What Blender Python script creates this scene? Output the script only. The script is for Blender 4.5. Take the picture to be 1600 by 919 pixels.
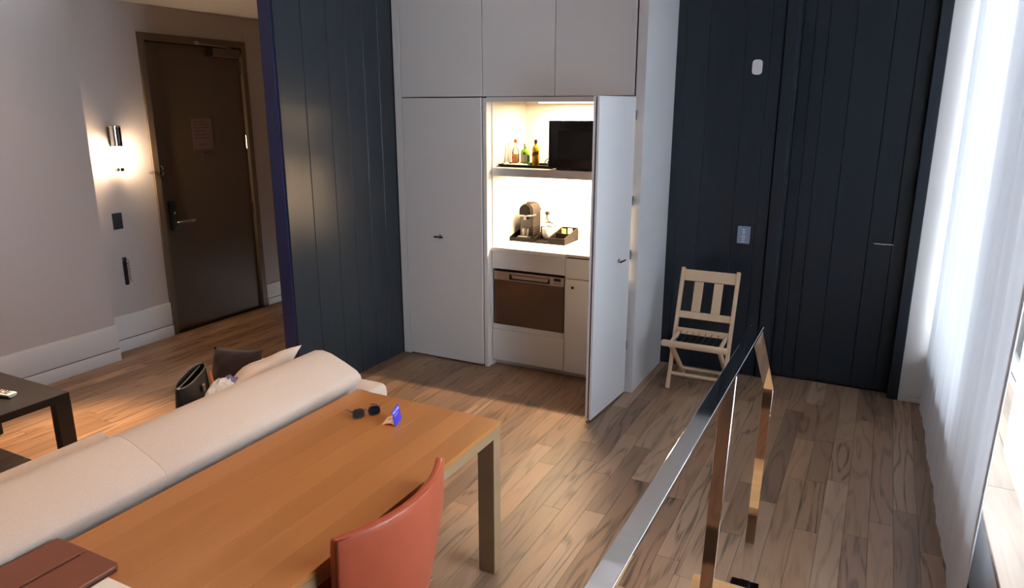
import bpy, bmesh, math, random
from mathutils import Vector, Matrix
random.seed(7)
D = bpy.data
for o in list(D.objects): D.objects.remove(o)
SC = bpy.context.scene
COL = SC.collection
PI = math.pi
R = math.radians

# ------------------------------------------------------------------ camera
cd = D.cameras.new('camera'); cam = D.objects.new('camera', cd); COL.objects.link(cam)
cam.location = (0, 0, 1.95)
cam.rotation_euler = (R(90 - 14.617), 0, R(27.112))
cd.sensor_width = 36; cd.sensor_fit = 'HORIZONTAL'; cd.lens = 1120.66 / 1600 * 36
cd.clip_start = 0.02; cd.clip_end = 200
SC.camera = cam
# ------------------------------------------------------------------ world, daylight, exposure
SC.view_settings.view_transform = 'Standard'; SC.view_settings.look = 'None'
SC.view_settings.gamma = 1; SC.view_settings.use_curve_mapping = False
SC.view_settings.exposure = 0.2
W = D.worlds.new('overcast_sky'); SC.world = W; W.use_nodes = True
bg = W.node_tree.nodes['Background']
bg.inputs[0].default_value = (0.85, 0.925, 1.0, 1); bg.inputs[1].default_value = 29.0
SC.cycles.max_bounces = 10; SC.cycles.diffuse_bounces = 5; SC.cycles.transparent_max_bounces = 12
SC.cycles.caustics_reflective = False; SC.cycles.caustics_refractive = False
SC.cycles.sample_clamp_indirect = 6.0

def portal(name, loc, sx, sy):
    l = D.lights.new(name, 'AREA'); l.shape = 'RECTANGLE'; l.size = sx; l.size_y = sy
    l.cycles.is_portal = True
    o = D.objects.new(name, l); COL.objects.link(o); o.location = loc
    o.rotation_euler = (0, R(90), 0)      # points to -X, into the room
    return o
portal('window_daylight', (0.90, 3.42, 1.68), 2.6, 3.8)
portal('added_loft_daylight', (0.90, 4.45, 4.05), 1.3, 1.7)  # sky opening of the added loft window

def spot(name, loc, aim, power, color, angle, blend=0.4, size=0.03):
    l = D.lights.new(name, 'SPOT'); l.energy = power; l.color = color
    l.spot_size = R(angle); l.spot_blend = blend; l.shadow_soft_size = size
    o = D.objects.new(name, l); COL.objects.link(o); o.location = loc
    d = Vector(aim) - Vector(loc)
    o.rotation_euler = d.to_track_quat('-Z', 'Y').to_euler()
    return o
WARM = (1.0, 0.60, 0.30)
FILL_LAMPS = [((-4.3, 0.9, 4.55), (-5.24, 1.8, 0.6), 170, 62),
         ((-3.0, 1.5, 4.55), (-2.6, 1.3, 0.0), 110, 70),
         ((-1.75, 0.8, 4.55), (-1.75, 0.95, 0.0), 170, 56)]
for i, (p, a, e, an) in enumerate(FILL_LAMPS):
    spot('added_spot_light', p, a, e, WARM, an, 0.55, 0.035)  # unseen ceiling spots, added to warm the left wall, sofa and table
spot('wall_spot_light', (-5.02, 3.0, 2.86), (-3.95, 2.15, 0.0), 720, (1.0, 0.60, 0.28), 38, 0.9, 0.03)

# ------------------------------------------------------------------ helpers
WM = {}
def thing(name, label, cat, loc=(0, 0, 0), rot=(0, 0, 0), group=None, kind=None):
    o = D.objects.new(name, None); COL.objects.link(o)
    o.empty_display_size = 0.1
    o.location = loc; o.rotation_euler = rot
    if label: o['label'] = label
    if cat: o['category'] = cat
    if group: o['group'] = group
    if kind: o['kind'] = kind
    from mathutils import Euler
    WM[o.name] = Matrix.Translation(loc) @ Euler(rot).to_matrix().to_4x4()
    return o
def tag(o, label=None, cat=None, group=None, kind=None):
    if label: o['label'] = label
    if cat: o['category'] = cat
    if group: o['group'] = group
    if kind: o['kind'] = kind
    return o
def mk(name, bm, mat, parent=None, local=False, smooth=False, label=None):
    """bmesh -> one linked mesh object. World coordinates unless local."""
    bmesh.ops.recalc_face_normals(bm, faces=bm.faces)
    me = D.meshes.new(name); bm.to_mesh(me); bm.free()
    if mat: me.materials.append(mat)
    o = D.objects.new(name, me); COL.objects.link(o)
    if parent is not None:
        o.parent = parent
        if not local: me.transform(WM[parent.name].inverted())
        WM[o.name] = WM[parent.name].copy()
    else:
        if not local and len(me.vertices):
            xs = [v.co for v in me.vertices]
            c = Vector(((min(v.x for v in xs) + max(v.x for v in xs)) / 2,
                        (min(v.y for v in xs) + max(v.y for v in xs)) / 2, min(v.z for v in xs)))
            me.transform(Matrix.Translation(-c)); o.location = c
            WM[o.name] = Matrix.Translation(c)
        else:
            WM[o.name] = Matrix.Identity(4)
    if smooth:
        for p in me.polygons: p.use_smooth = True
        if smooth is not True:
            try: me.set_sharp_from_angle(angle=R(smooth))
            except Exception: pass
    if label: o['label'] = label
    return o
def nb(): return bmesh.new()
def box(bm, x0, x1, y0, y1, z0, z1):
    v = [bm.verts.new((x, y, z)) for x in (x0, x1) for y in (y0, y1) for z in (z0, z1)]
    for f in ((0, 1, 3, 2), (4, 6, 7, 5), (0, 4, 5, 1), (2, 3, 7, 6), (0, 2, 6, 4), (1, 5, 7, 3)):
        bm.faces.new([v[i] for i in f])
    return v
def bev(bm, off, seg=2, edges=None):
    bmesh.ops.bevel(bm, geom=edges or bm.edges[:], offset=off, segments=seg, affect='EDGES', profile=0.5, clamp_overlap=True)
    return bm
def bx(name, b, mat, parent=None, bevel=0.0, seg=2, local=False, label=None, smooth=False):
    bm = nb(); box(bm, *b)
    if bevel: bev(bm, bevel, seg)
    return mk(name, bm, mat, parent, local, smooth if smooth else (40 if bevel and seg > 1 else False), label)
def tube(bm, pts, r, n=8, cap=True):
    """round tube along points; r number or list"""
    pts = [Vector(p) for p in pts]; rings = []
    up = Vector((0, 0, 1)); prev = None
    for i, p in enumerate(pts):
        d = (pts[min(i + 1, len(pts) - 1)] - pts[max(i - 1, 0)]).normalized()
        if prev is None:
            a = up if abs(d.dot(up)) < 0.95 else Vector((1, 0, 0))
            u = d.cross(a).normalized()
        else:
            u = (prev - d * prev.dot(d)).normalized()
        prev = u; w = d.cross(u)
        rr = r[i] if isinstance(r, (list, tuple)) else r
        rings.append([bm.verts.new(p + (u * math.cos(2 * PI * k / n) + w * math.sin(2 * PI * k / n)) * rr) for k in range(n)])
    for a, b in zip(rings, rings[1:]):
        for k in range(n): bm.faces.new((a[k], a[(k + 1) % n], b[(k + 1) % n], b[k]))
    if cap:
        bm.faces.new(rings[0][::-1]); bm.faces.new(rings[-1])
    return bm
def lathe(bm, prof, n=20, cx=0, cy=0, sx=1.0, sy=1.0):
    rings = []
    for r, z in prof:
        if r < 1e-5: rings.append([bm.verts.new((cx, cy, z))])
        else: rings.append([bm.verts.new((cx + sx * r * math.cos(2 * PI * k / n), cy + sy * r * math.sin(2 * PI * k / n), z)) for k in range(n)])
    for a, b in zip(rings, rings[1:]):
        for k in range(n):
            k2 = (k + 1) % n
            if len(a) == 1 and len(b) == 1: continue
            if len(a) == 1: bm.faces.new((a[0], b[k], b[k2]))
            elif len(b) == 1: bm.faces.new((a[k], a[k2], b[0]))
            else: bm.faces.new((a[k], a[k2], b[k2], b[k]))
    return bm
def prism(bm, poly, a0, a1, axis='y'):
    """extrude polygon: axis y -> poly (x,z); x -> poly (y,z); z -> poly (x,y)"""
    def P(u, v, a): return {'y': (u, a, v), 'x': (a, u, v), 'z': (u, v, a)}[axis]
    A = [bm.verts.new(P(u, v, a0)) for u, v in poly]; B = [bm.verts.new(P(u, v, a1)) for u, v in poly]
    n = len(poly)
    bm.faces.new(A[::-1]); bm.faces.new(B)
    for k in range(n): bm.faces.new((A[k], A[(k + 1) % n], B[(k + 1) % n], B[k]))
    return bm
def beam(bm, p, q, w, h, up=(0, 0, 1)):
    """rectangular bar from p to q; w across, h along up"""
    p = Vector(p); q = Vector(q); d = (q - p).normalized(); s = d.cross(Vector(up)).normalized(); u = s.cross(d)
    v = [bm.verts.new(c + s * (i * w / 2) + u * (j * h / 2)) for c in (p, q) for i in (-1, 1) for j in (-1, 1)]
    for f in ((0, 1, 3, 2), (4, 6, 7, 5), (0, 4, 5, 1), (2, 3, 7, 6), (0, 2, 6, 4), (1, 5, 7, 3)): bm.faces.new([v[i] for i in f])
    return bm
def xf(bm, m, verts=None):
    bmesh.ops.transform(bm, matrix=m, verts=verts or bm.verts[:]); return bm
def cyl(bm, p, q, r, n=16): return tube(bm, [p, q], r, n)

# ------------------------------------------------------------------ materials
def mat(name, col, rough=0.5, metal=0.0, spec=0.5, noise=0.0, nscale=20, bump=0.0, bscale=200, coat=0.0, stretch=(1, 1, 1), trans=0.0, sheen=0.0, alpha=1.0, ior=1.45):
    m = D.materials.new(name); m.use_nodes = True; nt = m.node_tree; b = nt.nodes['Principled BSDF']
    b.inputs['Base Color'].default_value = (*col, 1); b.inputs['Roughness'].default_value = rough
    b.inputs['Metallic'].default_value = metal; b.inputs['Specular IOR Level'].default_value = spec
    b.inputs['Coat Weight'].default_value = coat; b.inputs['Transmission Weight'].default_value = trans
    b.inputs['Sheen Weight'].default_value = sheen; b.inputs['Alpha'].default_value = alpha; b.inputs['IOR'].default_value = ior
    geo = nt.nodes.new('ShaderNodeTexCoord'); mp = nt.nodes.new('ShaderNodeMapping'); mp.inputs['Scale'].default_value = stretch
    nt.links.new(geo.outputs['Object'], mp.inputs['Vector'])
    if noise:
        n = nt.nodes.new('ShaderNodeTexNoise'); n.inputs['Scale'].default_value = nscale; n.inputs['Detail'].default_value = 4
        nt.links.new(mp.outputs[0], n.inputs['Vector'])
        mx = nt.nodes.new('ShaderNodeMix'); mx.data_type = 'RGBA'
        mx.inputs['A'].default_value = (*[c * (1 - noise) for c in col], 1); mx.inputs['B'].default_value = (*[min(1, c * (1 + noise)) for c in col], 1)
        nt.links.new(n.outputs['Fac'], mx.inputs['Factor']); nt.links.new(mx.outputs['Result'], b.inputs['Base Color'])
    if bump:
        n2 = nt.nodes.new('ShaderNodeTexNoise'); n2.inputs['Scale'].default_value = bscale; n2.inputs['Detail'].default_value = 3
        nt.links.new(mp.outputs[0], n2.inputs['Vector'])
        bp = nt.nodes.new('ShaderNodeBump'); bp.inputs['Strength'].default_value = bump; bp.inputs['Distance'].default_value = 0.002
        nt.links.new(n2.outputs['Fac'], bp.inputs['Height']); nt.links.new(bp.outputs[0], b.inputs['Normal'])
    return m
def emit(name, col, s):
    m = D.materials.new(name); m.use_nodes = True; nt = m.node_tree; nt.nodes.remove(nt.nodes['Principled BSDF'])
    e = nt.nodes.new('ShaderNodeEmission'); e.inputs[0].default_value = (*col, 1); e.inputs[1].default_value = s
    nt.links.new(e.outputs[0], nt.nodes['Material Output'].inputs[0]); return m
def wood(name, cols, line=0.45, rings=9.0, sx=7.0, sy=0.75, fine=0.12, rough=0.4, bump=0.15, axis='y', randomise=True, coat=0.0, linecol=0.35, spec=0.5):
    """plain-sawn wood: contour lines of a stretched noise give cathedral figure; tone varies board by board"""
    m = D.materials.new(name); m.use_nodes = True; nt = m.node_tree; b = nt.nodes['Principled BSDF']; N = nt.nodes.new; L = nt.links.new
    b.inputs['Specular IOR Level'].default_value = spec; b.inputs['Coat Weight'].default_value = coat
    g = N('ShaderNodeNewGeometry'); oi = N('ShaderNodeObjectInfo')
    off = N('ShaderNodeVectorMath'); off.operation = 'MULTIPLY'
    cmb = N('ShaderNodeCombineXYZ')
    for i in range(3): L(oi.outputs['Random'], cmb.inputs[i])
    L(cmb.outputs[0], off.inputs[0]); off.inputs[1].default_value = (53.1, 97.3, 31.7) if randomise else (0, 0, 0)
    add = N('ShaderNodeVectorMath'); add.operation = 'ADD'; L(g.outputs['Position'], add.inputs[0]); L(off.outputs[0], add.inputs[1])
    def mapped(s):
        v = N('ShaderNodeVectorMath'); v.operation = 'MULTIPLY'; L(add.outputs[0], v.inputs[0]); v.inputs[1].default_value = s; return v.outputs[0]
    def ax(a, l, z=None):
        z = a if z is None else z
        return {'y': (a, l, z), 'x': (l, a, z), 'z': (a, z, l)}[axis]
    n1 = N('ShaderNodeTexNoise'); n1.inputs['Scale'].default_value = 1; n1.inputs['Detail'].default_value = 1.6; n1.inputs['Roughness'].default_value = 0.45
    L(mapped(ax(sx, sy)), n1.inputs['Vector'])
    mul = N('ShaderNodeMath'); mul.operation = 'MULTIPLY'; L(n1.outputs['Fac'], mul.inputs[0]); mul.inputs[1].default_value = rings * 2 * PI
    sn = N('ShaderNodeMath'); sn.operation = 'SINE'; L(mul.outputs[0], sn.inputs[0])
    rm = N('ShaderNodeMapRange'); rm.inputs['From Min'].default_value = 0.25; rm.inputs['From Max'].default_value = 1.0; L(sn.outputs[0], rm.inputs['Value'])
    n2 = N('ShaderNodeTexNoise'); n2.inputs['Scale'].default_value = 1; n2.inputs['Detail'].default_value = 3; L(mapped(ax(150, 4.0)), n2.inputs['Vector'])
    brk = N('ShaderNodeMapRange'); brk.inputs['From Min'].default_value = 0.35; brk.inputs['From Max'].default_value = 0.6; L(n2.outputs['Fac'], brk.inputs['Value'])
    lm = N('ShaderNodeMath'); lm.operation = 'MULTIPLY'; L(rm.outputs[0], lm.inputs[0]); L(brk.outputs[0], lm.inputs[1])
    # only some boards show strong figure
    fig = N('ShaderNodeMath'); fig.operation = 'MULTIPLY'; L(oi.outputs['Random'], fig.inputs[0]); fig.inputs[1].default_value = 7.31
    fr = N('ShaderNodeMath'); fr.operation = 'FRACT'; L(fig.outputs[0], fr.inputs[0])
    fs = N('ShaderNodeMapRange'); fs.inputs['To Min'].default_value = line * 0.25; fs.inputs['To Max'].default_value = line; L(fr.outputs[0], fs.inputs['Value'])
    lf = N('ShaderNodeMath'); lf.operation = 'MULTIPLY'; L(lm.outputs[0], lf.inputs[0]); L(fs.outputs[0], lf.inputs[1])
    cr = N('ShaderNodeValToRGB'); cr.color_ramp.interpolation = 'LINEAR'
    el = cr.color_ramp.elements
    while len(el) < len(cols): el.new(0.5)
    for i, c in enumerate(cols): el[i].position = i / max(1, len(cols) - 1); el[i].color = (*c, 1)
    if randomise: L(oi.outputs['Random'], cr.inputs[0])
    else: cr.inputs[0].default_value = 0.5
    n3 = N('ShaderNodeTexNoise'); n3.inputs['Scale'].default_value = 1; n3.inputs['Detail'].default_value = 2; L(mapped(ax(9, 1.1)), n3.inputs['Vector'])
    tone = N('ShaderNodeMapRange'); tone.inputs['To Min'].default_value = 1 - fine * 1.6; tone.inputs['To Max'].default_value = 1 + fine * 1.6; L(n3.outputs['Fac'], tone.inputs['Value'])
    tone2 = N('ShaderNodeMapRange'); tone2.inputs['To Min'].default_value = 1 - fine; tone2.inputs['To Max'].default_value = 1 + fine; L(n2.outputs['Fac'], tone2.inputs['Value'])
    tm = N('ShaderNodeMath'); tm.operation = 'MULTIPLY'; L(tone.outputs[0], tm.inputs[0]); L(tone2.outputs[0], tm.inputs[1])
    sc = N('ShaderNodeVectorMath'); sc.operation = 'SCALE'; L(cr.outputs[0], sc.inputs[0]); L(tm.outputs[0], sc.inputs['Scale'])
    dk = N('ShaderNodeVectorMath'); dk.operation = 'SCALE'; L(sc.outputs[0], dk.inputs[0]); dk.inputs['Scale'].default_value = linecol
    mx = N('ShaderNodeMix'); mx.data_type = 'RGBA'; L(lf.outputs[0], mx.inputs['Factor']); L(sc.outputs[0], mx.inputs['A']); L(dk.outputs[0], mx.inputs['B'])
    L(mx.outputs['Result'], b.inputs['Base Color'])
    rr = N('ShaderNodeMapRange'); rr.inputs['To Min'].default_value = rough - 0.06; rr.inputs['To Max'].default_value = rough + 0.08; L(n3.outputs['Fac'], rr.inputs['Value']); L(rr.outputs[0], b.inputs['Roughness'])
    if bump:
        bp = N('ShaderNodeBump'); bp.inputs['Strength'].default_value = bump; bp.inputs['Distance'].default_value = 0.001
        iv = N('ShaderNodeMath'); iv.operation = 'SUBTRACT'; L(n2.outputs['Fac'], iv.inputs[0]); L(lf.outputs[0], iv.inputs[1])
        L(iv.outputs[0], bp.inputs['Height']); L(bp.outputs[0], b.inputs['Normal'])
    return m
M = {}
M['floor'] = wood('oak_floor_boards', [(0.36, 0.208, 0.121), (0.205, 0.124, 0.079), (0.295, 0.173, 0.102), (0.40, 0.258, 0.17), (0.235, 0.134, 0.077), (0.33, 0.214, 0.140)], line=1.0, rings=8, sx=7.5, sy=0.85, rough=0.42, linecol=0.20)
M['subfloor'] = mat('dark_floor_joint', (0.05, 0.03, 0.02), 0.9, noise=0.2)
M['table'] = wood('amber_stained_oak', [(0.30, 0.118, 0.030), (0.37, 0.152, 0.042), (0.33, 0.132, 0.035), (0.40, 0.17, 0.048)], line=0.25, rings=5, sx=5, sy=0.5, rough=0.36, fine=0.08, linecol=0.6, bump=0.06)
M['table_edge'] = wood('stained_oak_edge', [(0.235, 0.15, 0.08), (0.26, 0.165, 0.088)], line=0.2, rings=6, sx=9, sy=0.6, rough=0.45, fine=0.12, linecol=0.6, bump=0.06)
M['stair'] = wood('oak_stair', [(0.50, 0.28, 0.12), (0.46, 0.26, 0.12)], line=0.3, axis='x', rough=0.4)
M['riser'] = wood('brown_riser', [(0.16, 0.08, 0.035), (0.17, 0.085, 0.04)], line=0.2, axis='x', rough=0.5)
M['sill'] = wood('oak_sill', [(0.36, 0.26, 0.19), (0.33, 0.24, 0.17)], line=0.5, rings=8, rough=0.45)
M['beech'] = wood('pale_beech', [(0.72, 0.50, 0.32), (0.76, 0.54, 0.35)], line=0.15, rings=5, sx=20, sy=2.5, axis='z', rough=0.5, fine=0.06, bump=0.03)
M['wall'] = mat('white_wall_paint', (0.50, 0.445, 0.425), 0.85, noise=0.02, nscale=3, bump=0.12, bscale=140)
M['trim'] = mat('white_trim_paint', (0.70, 0.67, 0.65), 0.6, noise=0.02)
M['ceiling'] = mat('ceiling_paint', (0.74, 0.70, 0.66), 0.9, bump=0.05)
M['hall_ceiling'] = mat('hall_ceiling_paint', (0.74, 0.68, 0.62), 0.9, bump=0.05)
M['black'] = mat('black_stained_boards', (0.0155, 0.0235, 0.0330), 0.30, noise=0.18, nscale=6, bump=0.10, bscale=60, stretch=(6, 6, 0.5))
M['blue_sheen'] = mat('blue_sheen_end_board', (0.012, 0.018, 0.085), 0.4, noise=0.15, nscale=5)  # blue sheen on the black end board, put into its base colour
M['groove'] = mat('dark_groove', (0.004, 0.005, 0.006), 0.9)
M['cab'] = mat('satin_white_lacquer', (0.74, 0.735, 0.74), 0.42, noise=0.008, nscale=2)
M['cab_in'] = mat('white_laminate_inside', (0.80, 0.77, 0.71), 0.5, noise=0.01)
M['gap'] = mat('shadow_gap', (0.03, 0.03, 0.03), 0.9)
M['counter'] = mat('white_solid_surface', (0.82, 0.80, 0.76), 0.3, noise=0.02)
M['hob'] = mat('brushed_steel_top', (0.62, 0.58, 0.54), 0.35, metal=0.6, noise=0.05, stretch=(1, 40, 1))
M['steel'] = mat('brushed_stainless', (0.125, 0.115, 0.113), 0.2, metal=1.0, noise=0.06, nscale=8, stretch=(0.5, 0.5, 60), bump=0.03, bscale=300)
M['steel_dark'] = mat('dark_steel_recess', (0.10, 0.10, 0.11), 0.35, metal=1.0)
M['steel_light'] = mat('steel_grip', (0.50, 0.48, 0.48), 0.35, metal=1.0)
M['chrome'] = mat('polished_stainless', (0.88, 0.88, 0.89), 0.05, metal=1.0, noise=0.02, nscale=3)
M['chrome_s'] = mat('satin_chrome', (0.70, 0.69, 0.68), 0.2, metal=1.0)
M['dark_metal'] = mat('dark_bronze_metal', (0.03, 0.028, 0.028), 0.3, metal=1.0)
M['wire'] = mat('grey_seat_rods', (0.10, 0.10, 0.11), 0.4, metal=1.0)
M['hinge'] = mat('bronze_hinge', (0.12, 0.10, 0.10), 0.4, metal=1.0, noise=0.2)
M['hinge_d'] = mat('dark_grey_hinge', (0.03, 0.025, 0.03), 0.5, metal=0.6)  # dark grey strip between the folded leaves
M['sofa'] = mat('beige_sofa_fabric', (0.51, 0.415, 0.345), 0.95, noise=0.10, nscale=160, bump=0.35, bscale=420, sheen=0.25)
M['pillow'] = mat('cream_pillow_linen', (0.66, 0.53, 0.43), 0.95, noise=0.06, nscale=80, bump=0.3, bscale=300, sheen=0.2)
M['brown_pillow'] = mat('brown_velvet', (0.035, 0.018, 0.013), 0.95, noise=0.15, nscale=30, bump=0.25, bscale=250, sheen=0.08)
M['leather'] = mat('russet_chair_leather', (0.33, 0.068, 0.032), 0.34, noise=0.08, nscale=12, bump=0.12, bscale=350, coat=0.1)
M['leather_b'] = mat('brown_folder_leather', (0.16, 0.045, 0.020), 0.42, noise=0.22, nscale=9, bump=0.15, bscale=260)
M['leather_e'] = mat('dark_leather_edge', (0.05, 0.018, 0.012), 0.6)
M['bag'] = mat('black_bag_leather', (0.013, 0.0125, 0.012), 0.45, noise=0.2, nscale=15, bump=0.15, bscale=200)
M['bag_in'] = mat('bag_lining', (0.008, 0.010, 0.009), 0.9)
M['bag_trim'] = mat('bag_edge_piping', (0.11, 0.10, 0.075), 0.5)
M['strap'] = mat('tan_strap_leather', (0.42, 0.13, 0.03), 0.45, noise=0.1)
M['coffee'] = mat('black_table_lacquer', (0.008, 0.0072, 0.0075), 0.3, noise=0.1, nscale=4)
M['door'] = mat('olive_brown_door_paint', (0.105, 0.070, 0.045), 0.5, noise=0.06, nscale=4, bump=0.05)
M['doorframe'] = mat('olive_brown_frame_paint', (0.13, 0.09, 0.058), 0.5, noise=0.05)
M['paper'] = mat('white_paper', (0.72, 0.70, 0.68), 0.8, noise=0.02)
M['notice'] = mat('notice_paper', (0.17, 0.11, 0.10), 0.6, noise=0.05)
M['ink'] = mat('dark_ink', (0.05, 0.035, 0.03), 0.8)
M['brown_ink'] = mat('brown_ink', (0.12, 0.07, 0.03), 0.8)
M['blue_card'] = mat('blue_card', (0.03, 0.03, 0.42), 0.45, noise=0.03)
M['cream_card'] = mat('cream_card', (0.80, 0.62, 0.46), 0.7)
M['orange_card'] = mat('orange_card', (0.85, 0.22, 0.05), 0.7)
M['white_ink'] = mat('white_ink', (0.80, 0.82, 0.9), 0.6)
M['switch'] = mat('slate_switch_plate', (0.045, 0.045, 0.055), 0.4, metal=0.3)
M['keypad'] = mat('pale_blue_keypad', (0.24, 0.28, 0.40), 0.35, noise=0.03)
M['plastic'] = mat('white_plastic', (0.82, 0.82, 0.82), 0.35)
M['key'] = mat('black_plastic', (0.010, 0.010, 0.012), 0.35)
M['tagpaper'] = mat('kraft_tag', (0.42, 0.34, 0.28), 0.8)
M['appl'] = mat('microwave_black', (0.010, 0.008, 0.008), 0.2)
M['appl_glass'] = mat('microwave_window', (0.022, 0.022, 0.024), 0.12)
M['tray'] = mat('espresso_tray', (0.006, 0.0045, 0.0035), 0.5, spec=0.15, noise=0.1)
M['tray_l'] = mat('taupe_tray', (0.014, 0.0095, 0.007), 0.5, spec=0.12, noise=0.05)
M['ceramic'] = mat('white_ceramic', (0.86, 0.84, 0.80), 0.2)
M['yellow'] = mat('yellow_sachet', (0.85, 0.65, 0.10), 0.5)
M['tan'] = mat('tan_sachet', (0.62, 0.45, 0.28), 0.6)
M['silver'] = mat('silver_sachet', (0.55, 0.56, 0.65), 0.3, metal=0.7)
M['napkin'] = mat('cream_packet', (0.82, 0.72, 0.60), 0.6, noise=0.1, nscale=30)
M['napkin_b'] = mat('brown_packet_print', (0.40, 0.10, 0.04), 0.6)
M['coffee_grey'] = mat('titanium_shell', (0.022, 0.016, 0.013), 0.45, metal=0.0, spec=0.25, noise=0.03)
M['rug'] = mat('dark_brown_rug', (0.035, 0.020, 0.016), 0.95, noise=0.2, nscale=60, bump=0.4, bscale=400)
M['remote_c'] = mat('coloured_key', (0.55, 0.45, 0.08), 0.5)
M['remote_b'] = mat('blue_key', (0.10, 0.12, 0.45), 0.5)
M['lens'] = mat('dark_sunglass_lens', (0.012, 0.010, 0.011), 0.04, coat=0.5, spec=0.8)
M['sg_frame'] = mat('tortoise_frame', (0.05, 0.028, 0.015), 0.2, noise=0.4, nscale=60)
M['blind'] = mat('plug_black', (0.015, 0.014, 0.014), 0.4)
M['bulb'] = emit('sconce_diffuser_glow', (1.0, 0.74, 0.48), 165.0)
M['led'] = emit('led_strip_glow', (1.0, 0.84, 0.62), 4.0)
M['added_spot_glow'] = emit('added_spot_lens_glow', (1.0, 0.7, 0.42), 5.0)  # lens glow of the added ceiling spots
def glassy(name, col, rough=0.03, mixT=0.6):
    m = D.materials.new(name); m.use_nodes = True; nt = m.node_tree; N = nt.nodes.new; L = nt.links.new
    nt.nodes.remove(nt.nodes['Principled BSDF'])
    t = N('ShaderNodeBsdfTransparent'); t.inputs[0].default_value = (*col, 1)
    g = N('ShaderNodeBsdfGlossy'); g.inputs['Roughness'].default_value = rough
    f = N('ShaderNodeFresnel'); f.inputs[0].default_value = 1.45
    mx = N('ShaderNodeMixShader'); L(f.outputs[0], mx.inputs[0]); L(t.outputs[0], mx.inputs[1]); L(g.outputs[0], mx.inputs[2])
    out = mx
    if mixT < 1:
        d = N('ShaderNodeBsdfTranslucent'); d.inputs[0].default_value = (*col, 1)
        m2 = N('ShaderNodeMixShader'); m2.inputs[0].default_value = mixT; L(d.outputs[0], m2.inputs[1]); L(mx.outputs[0], m2.inputs[2]); out = m2
    L(out.outputs[0], nt.nodes['Material Output'].inputs[0]); return m
M['glass'] = glassy('window_glass', (0.96, 0.98, 1.0), 0.02, 1.0)
M['clear'] = glassy('clear_bottle_glass', (0.93, 0.93, 0.92), 0.03, 0.85)
M['tankglass'] = glassy('tinted_tank_plastic', (0.45, 0.45, 0.47), 0.05, 0.85)
M['green_glass'] = mat('green_bottle_glass', (0.28, 0.62, 0.06), 0.08, spec=0.6)
M['amber_glass'] = mat('whisky_amber', (0.78, 0.44, 0.02), 0.08, spec=0.6)
M['label_w'] = mat('pale_label', (0.62, 0.62, 0.56), 0.6)
M['label_o'] = mat('orange_label', (0.72, 0.36, 0.14), 0.6)
M['label_d'] = mat('dark_label', (0.06, 0.02, 0.015), 0.5)
M['red'] = mat('red_cap', (0.55, 0.10, 0.04), 0.4)
M['green_d'] = mat('dark_green', (0.02, 0.07, 0.02), 0.5)
def sheer(name, col, tr, tl):
    m = D.materials.new(name); m.use_nodes = True; nt = m.node_tree; N = nt.nodes.new; L = nt.links.new
    nt.nodes.remove(nt.nodes['Principled BSDF'])
    t = N('ShaderNodeBsdfTransparent'); t.inputs[0].default_value = (1, 1, 1, 1)
    d = N('ShaderNodeBsdfDiffuse'); d.inputs[0].default_value = (*col, 1); s = N('ShaderNodeBsdfTranslucent'); s.inputs[0].default_value = (*col, 1)
    a = N('ShaderNodeMixShader'); a.inputs[0].default_value = tl; L(d.outputs[0], a.inputs[1]); L(s.outputs[0], a.inputs[2])
    nz = N('ShaderNodeTexNoise'); nz.inputs['Scale'].default_value = 3.0
    tc = N('ShaderNodeTexCoord'); mp = N('ShaderNodeMapping'); mp.inputs['Scale'].default_value = (90, 90, 6); L(tc.outputs['Object'], mp.inputs[0]); L(mp.outputs[0], nz.inputs['Vector'])
    mr = N('ShaderNodeMapRange'); mr.inputs['To Min'].default_value = tr * 0.7; mr.inputs['To Max'].default_value = tr * 1.3; L(nz.outputs['Fac'], mr.inputs['Value'])
    c = N('ShaderNodeMixShader'); L(mr.outputs[0], c.inputs[0]); L(a.outputs[0], c.inputs[1]); L(t.outputs[0], c.inputs[2])
    L(c.outputs[0], nt.nodes['Material Output'].inputs[0]); return m
M['sheer'] = sheer('white_sheer_voile', (0.80, 0.82, 0.86), 0.010, 0.09)
M['sheer2'] = sheer('white_sheer_blind', (0.90, 0.93, 0.96), 0.30, 0.45)
def plastic_wrap():
    m = mat('crinkled_clear_plastic', (0.75, 0.73, 0.75), 0.15, noise=0.25, nscale=25, bump=0.6, bscale=60, coat=0.4)
    return m
M['wrap'] = plastic_wrap()
M['wrap_b'] = mat('violet_print_plastic', (0.16, 0.15, 0.30), 0.2, noise=0.2)

# ================================================================== SETTING
# ---- floor: base slab and individual oak boards
floor = bx('floor', (-5.6, 1.05, -3.2, 5.60, -0.16, -0.0125), M['subfloor']); tag(floor, 'oak plank floor of the room', None, kind='structure')
bm = nb(); box(bm, 0, 1, 0, 1, 0, 1)
for f in bm.faces: pass
um = D.meshes.new('floor_plank'); bm.to_mesh(um); bm.free(); um.materials.append(M['floor'])
FW = WM[floor.name].inverted()
def plank(x0, x1, y0, y1):
    o = D.objects.new('plank', um); COL.objects.link(o); o.parent = floor
    o.location = FW @ Vector((x0, y0, -0.012)); o.scale = (x1 - x0, y1 - y0, 0.012)
BW = 0.1055; GAP = 0.0016
k = 0; x = 0.345 + BW
rows = []
while x > -5.42: rows.append((x - BW, x)); x -= BW
rnd = random.Random(11)
for (a, b) in rows:
    xa = max(a, -5.41)
    y1 = 5.40 if xa > -3.4 else 5.42
    ys = 1.02 if a > -3.2 else 1.02
    y = ys - rnd.uniform(0.0, 0.5)
    first = True
    while y < y1 - 0.02:
        L_ = rnd.choice((0.55, 0.75, 0.95, 1.15, 1.35, 1.5)) * rnd.uniform(0.9, 1.1)
        e = min(y + L_, y1)
        if y1 - e < 0.25: e = y1
        plank(xa + GAP / 2, b - GAP / 2, y, e - GAP); y = e
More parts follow.
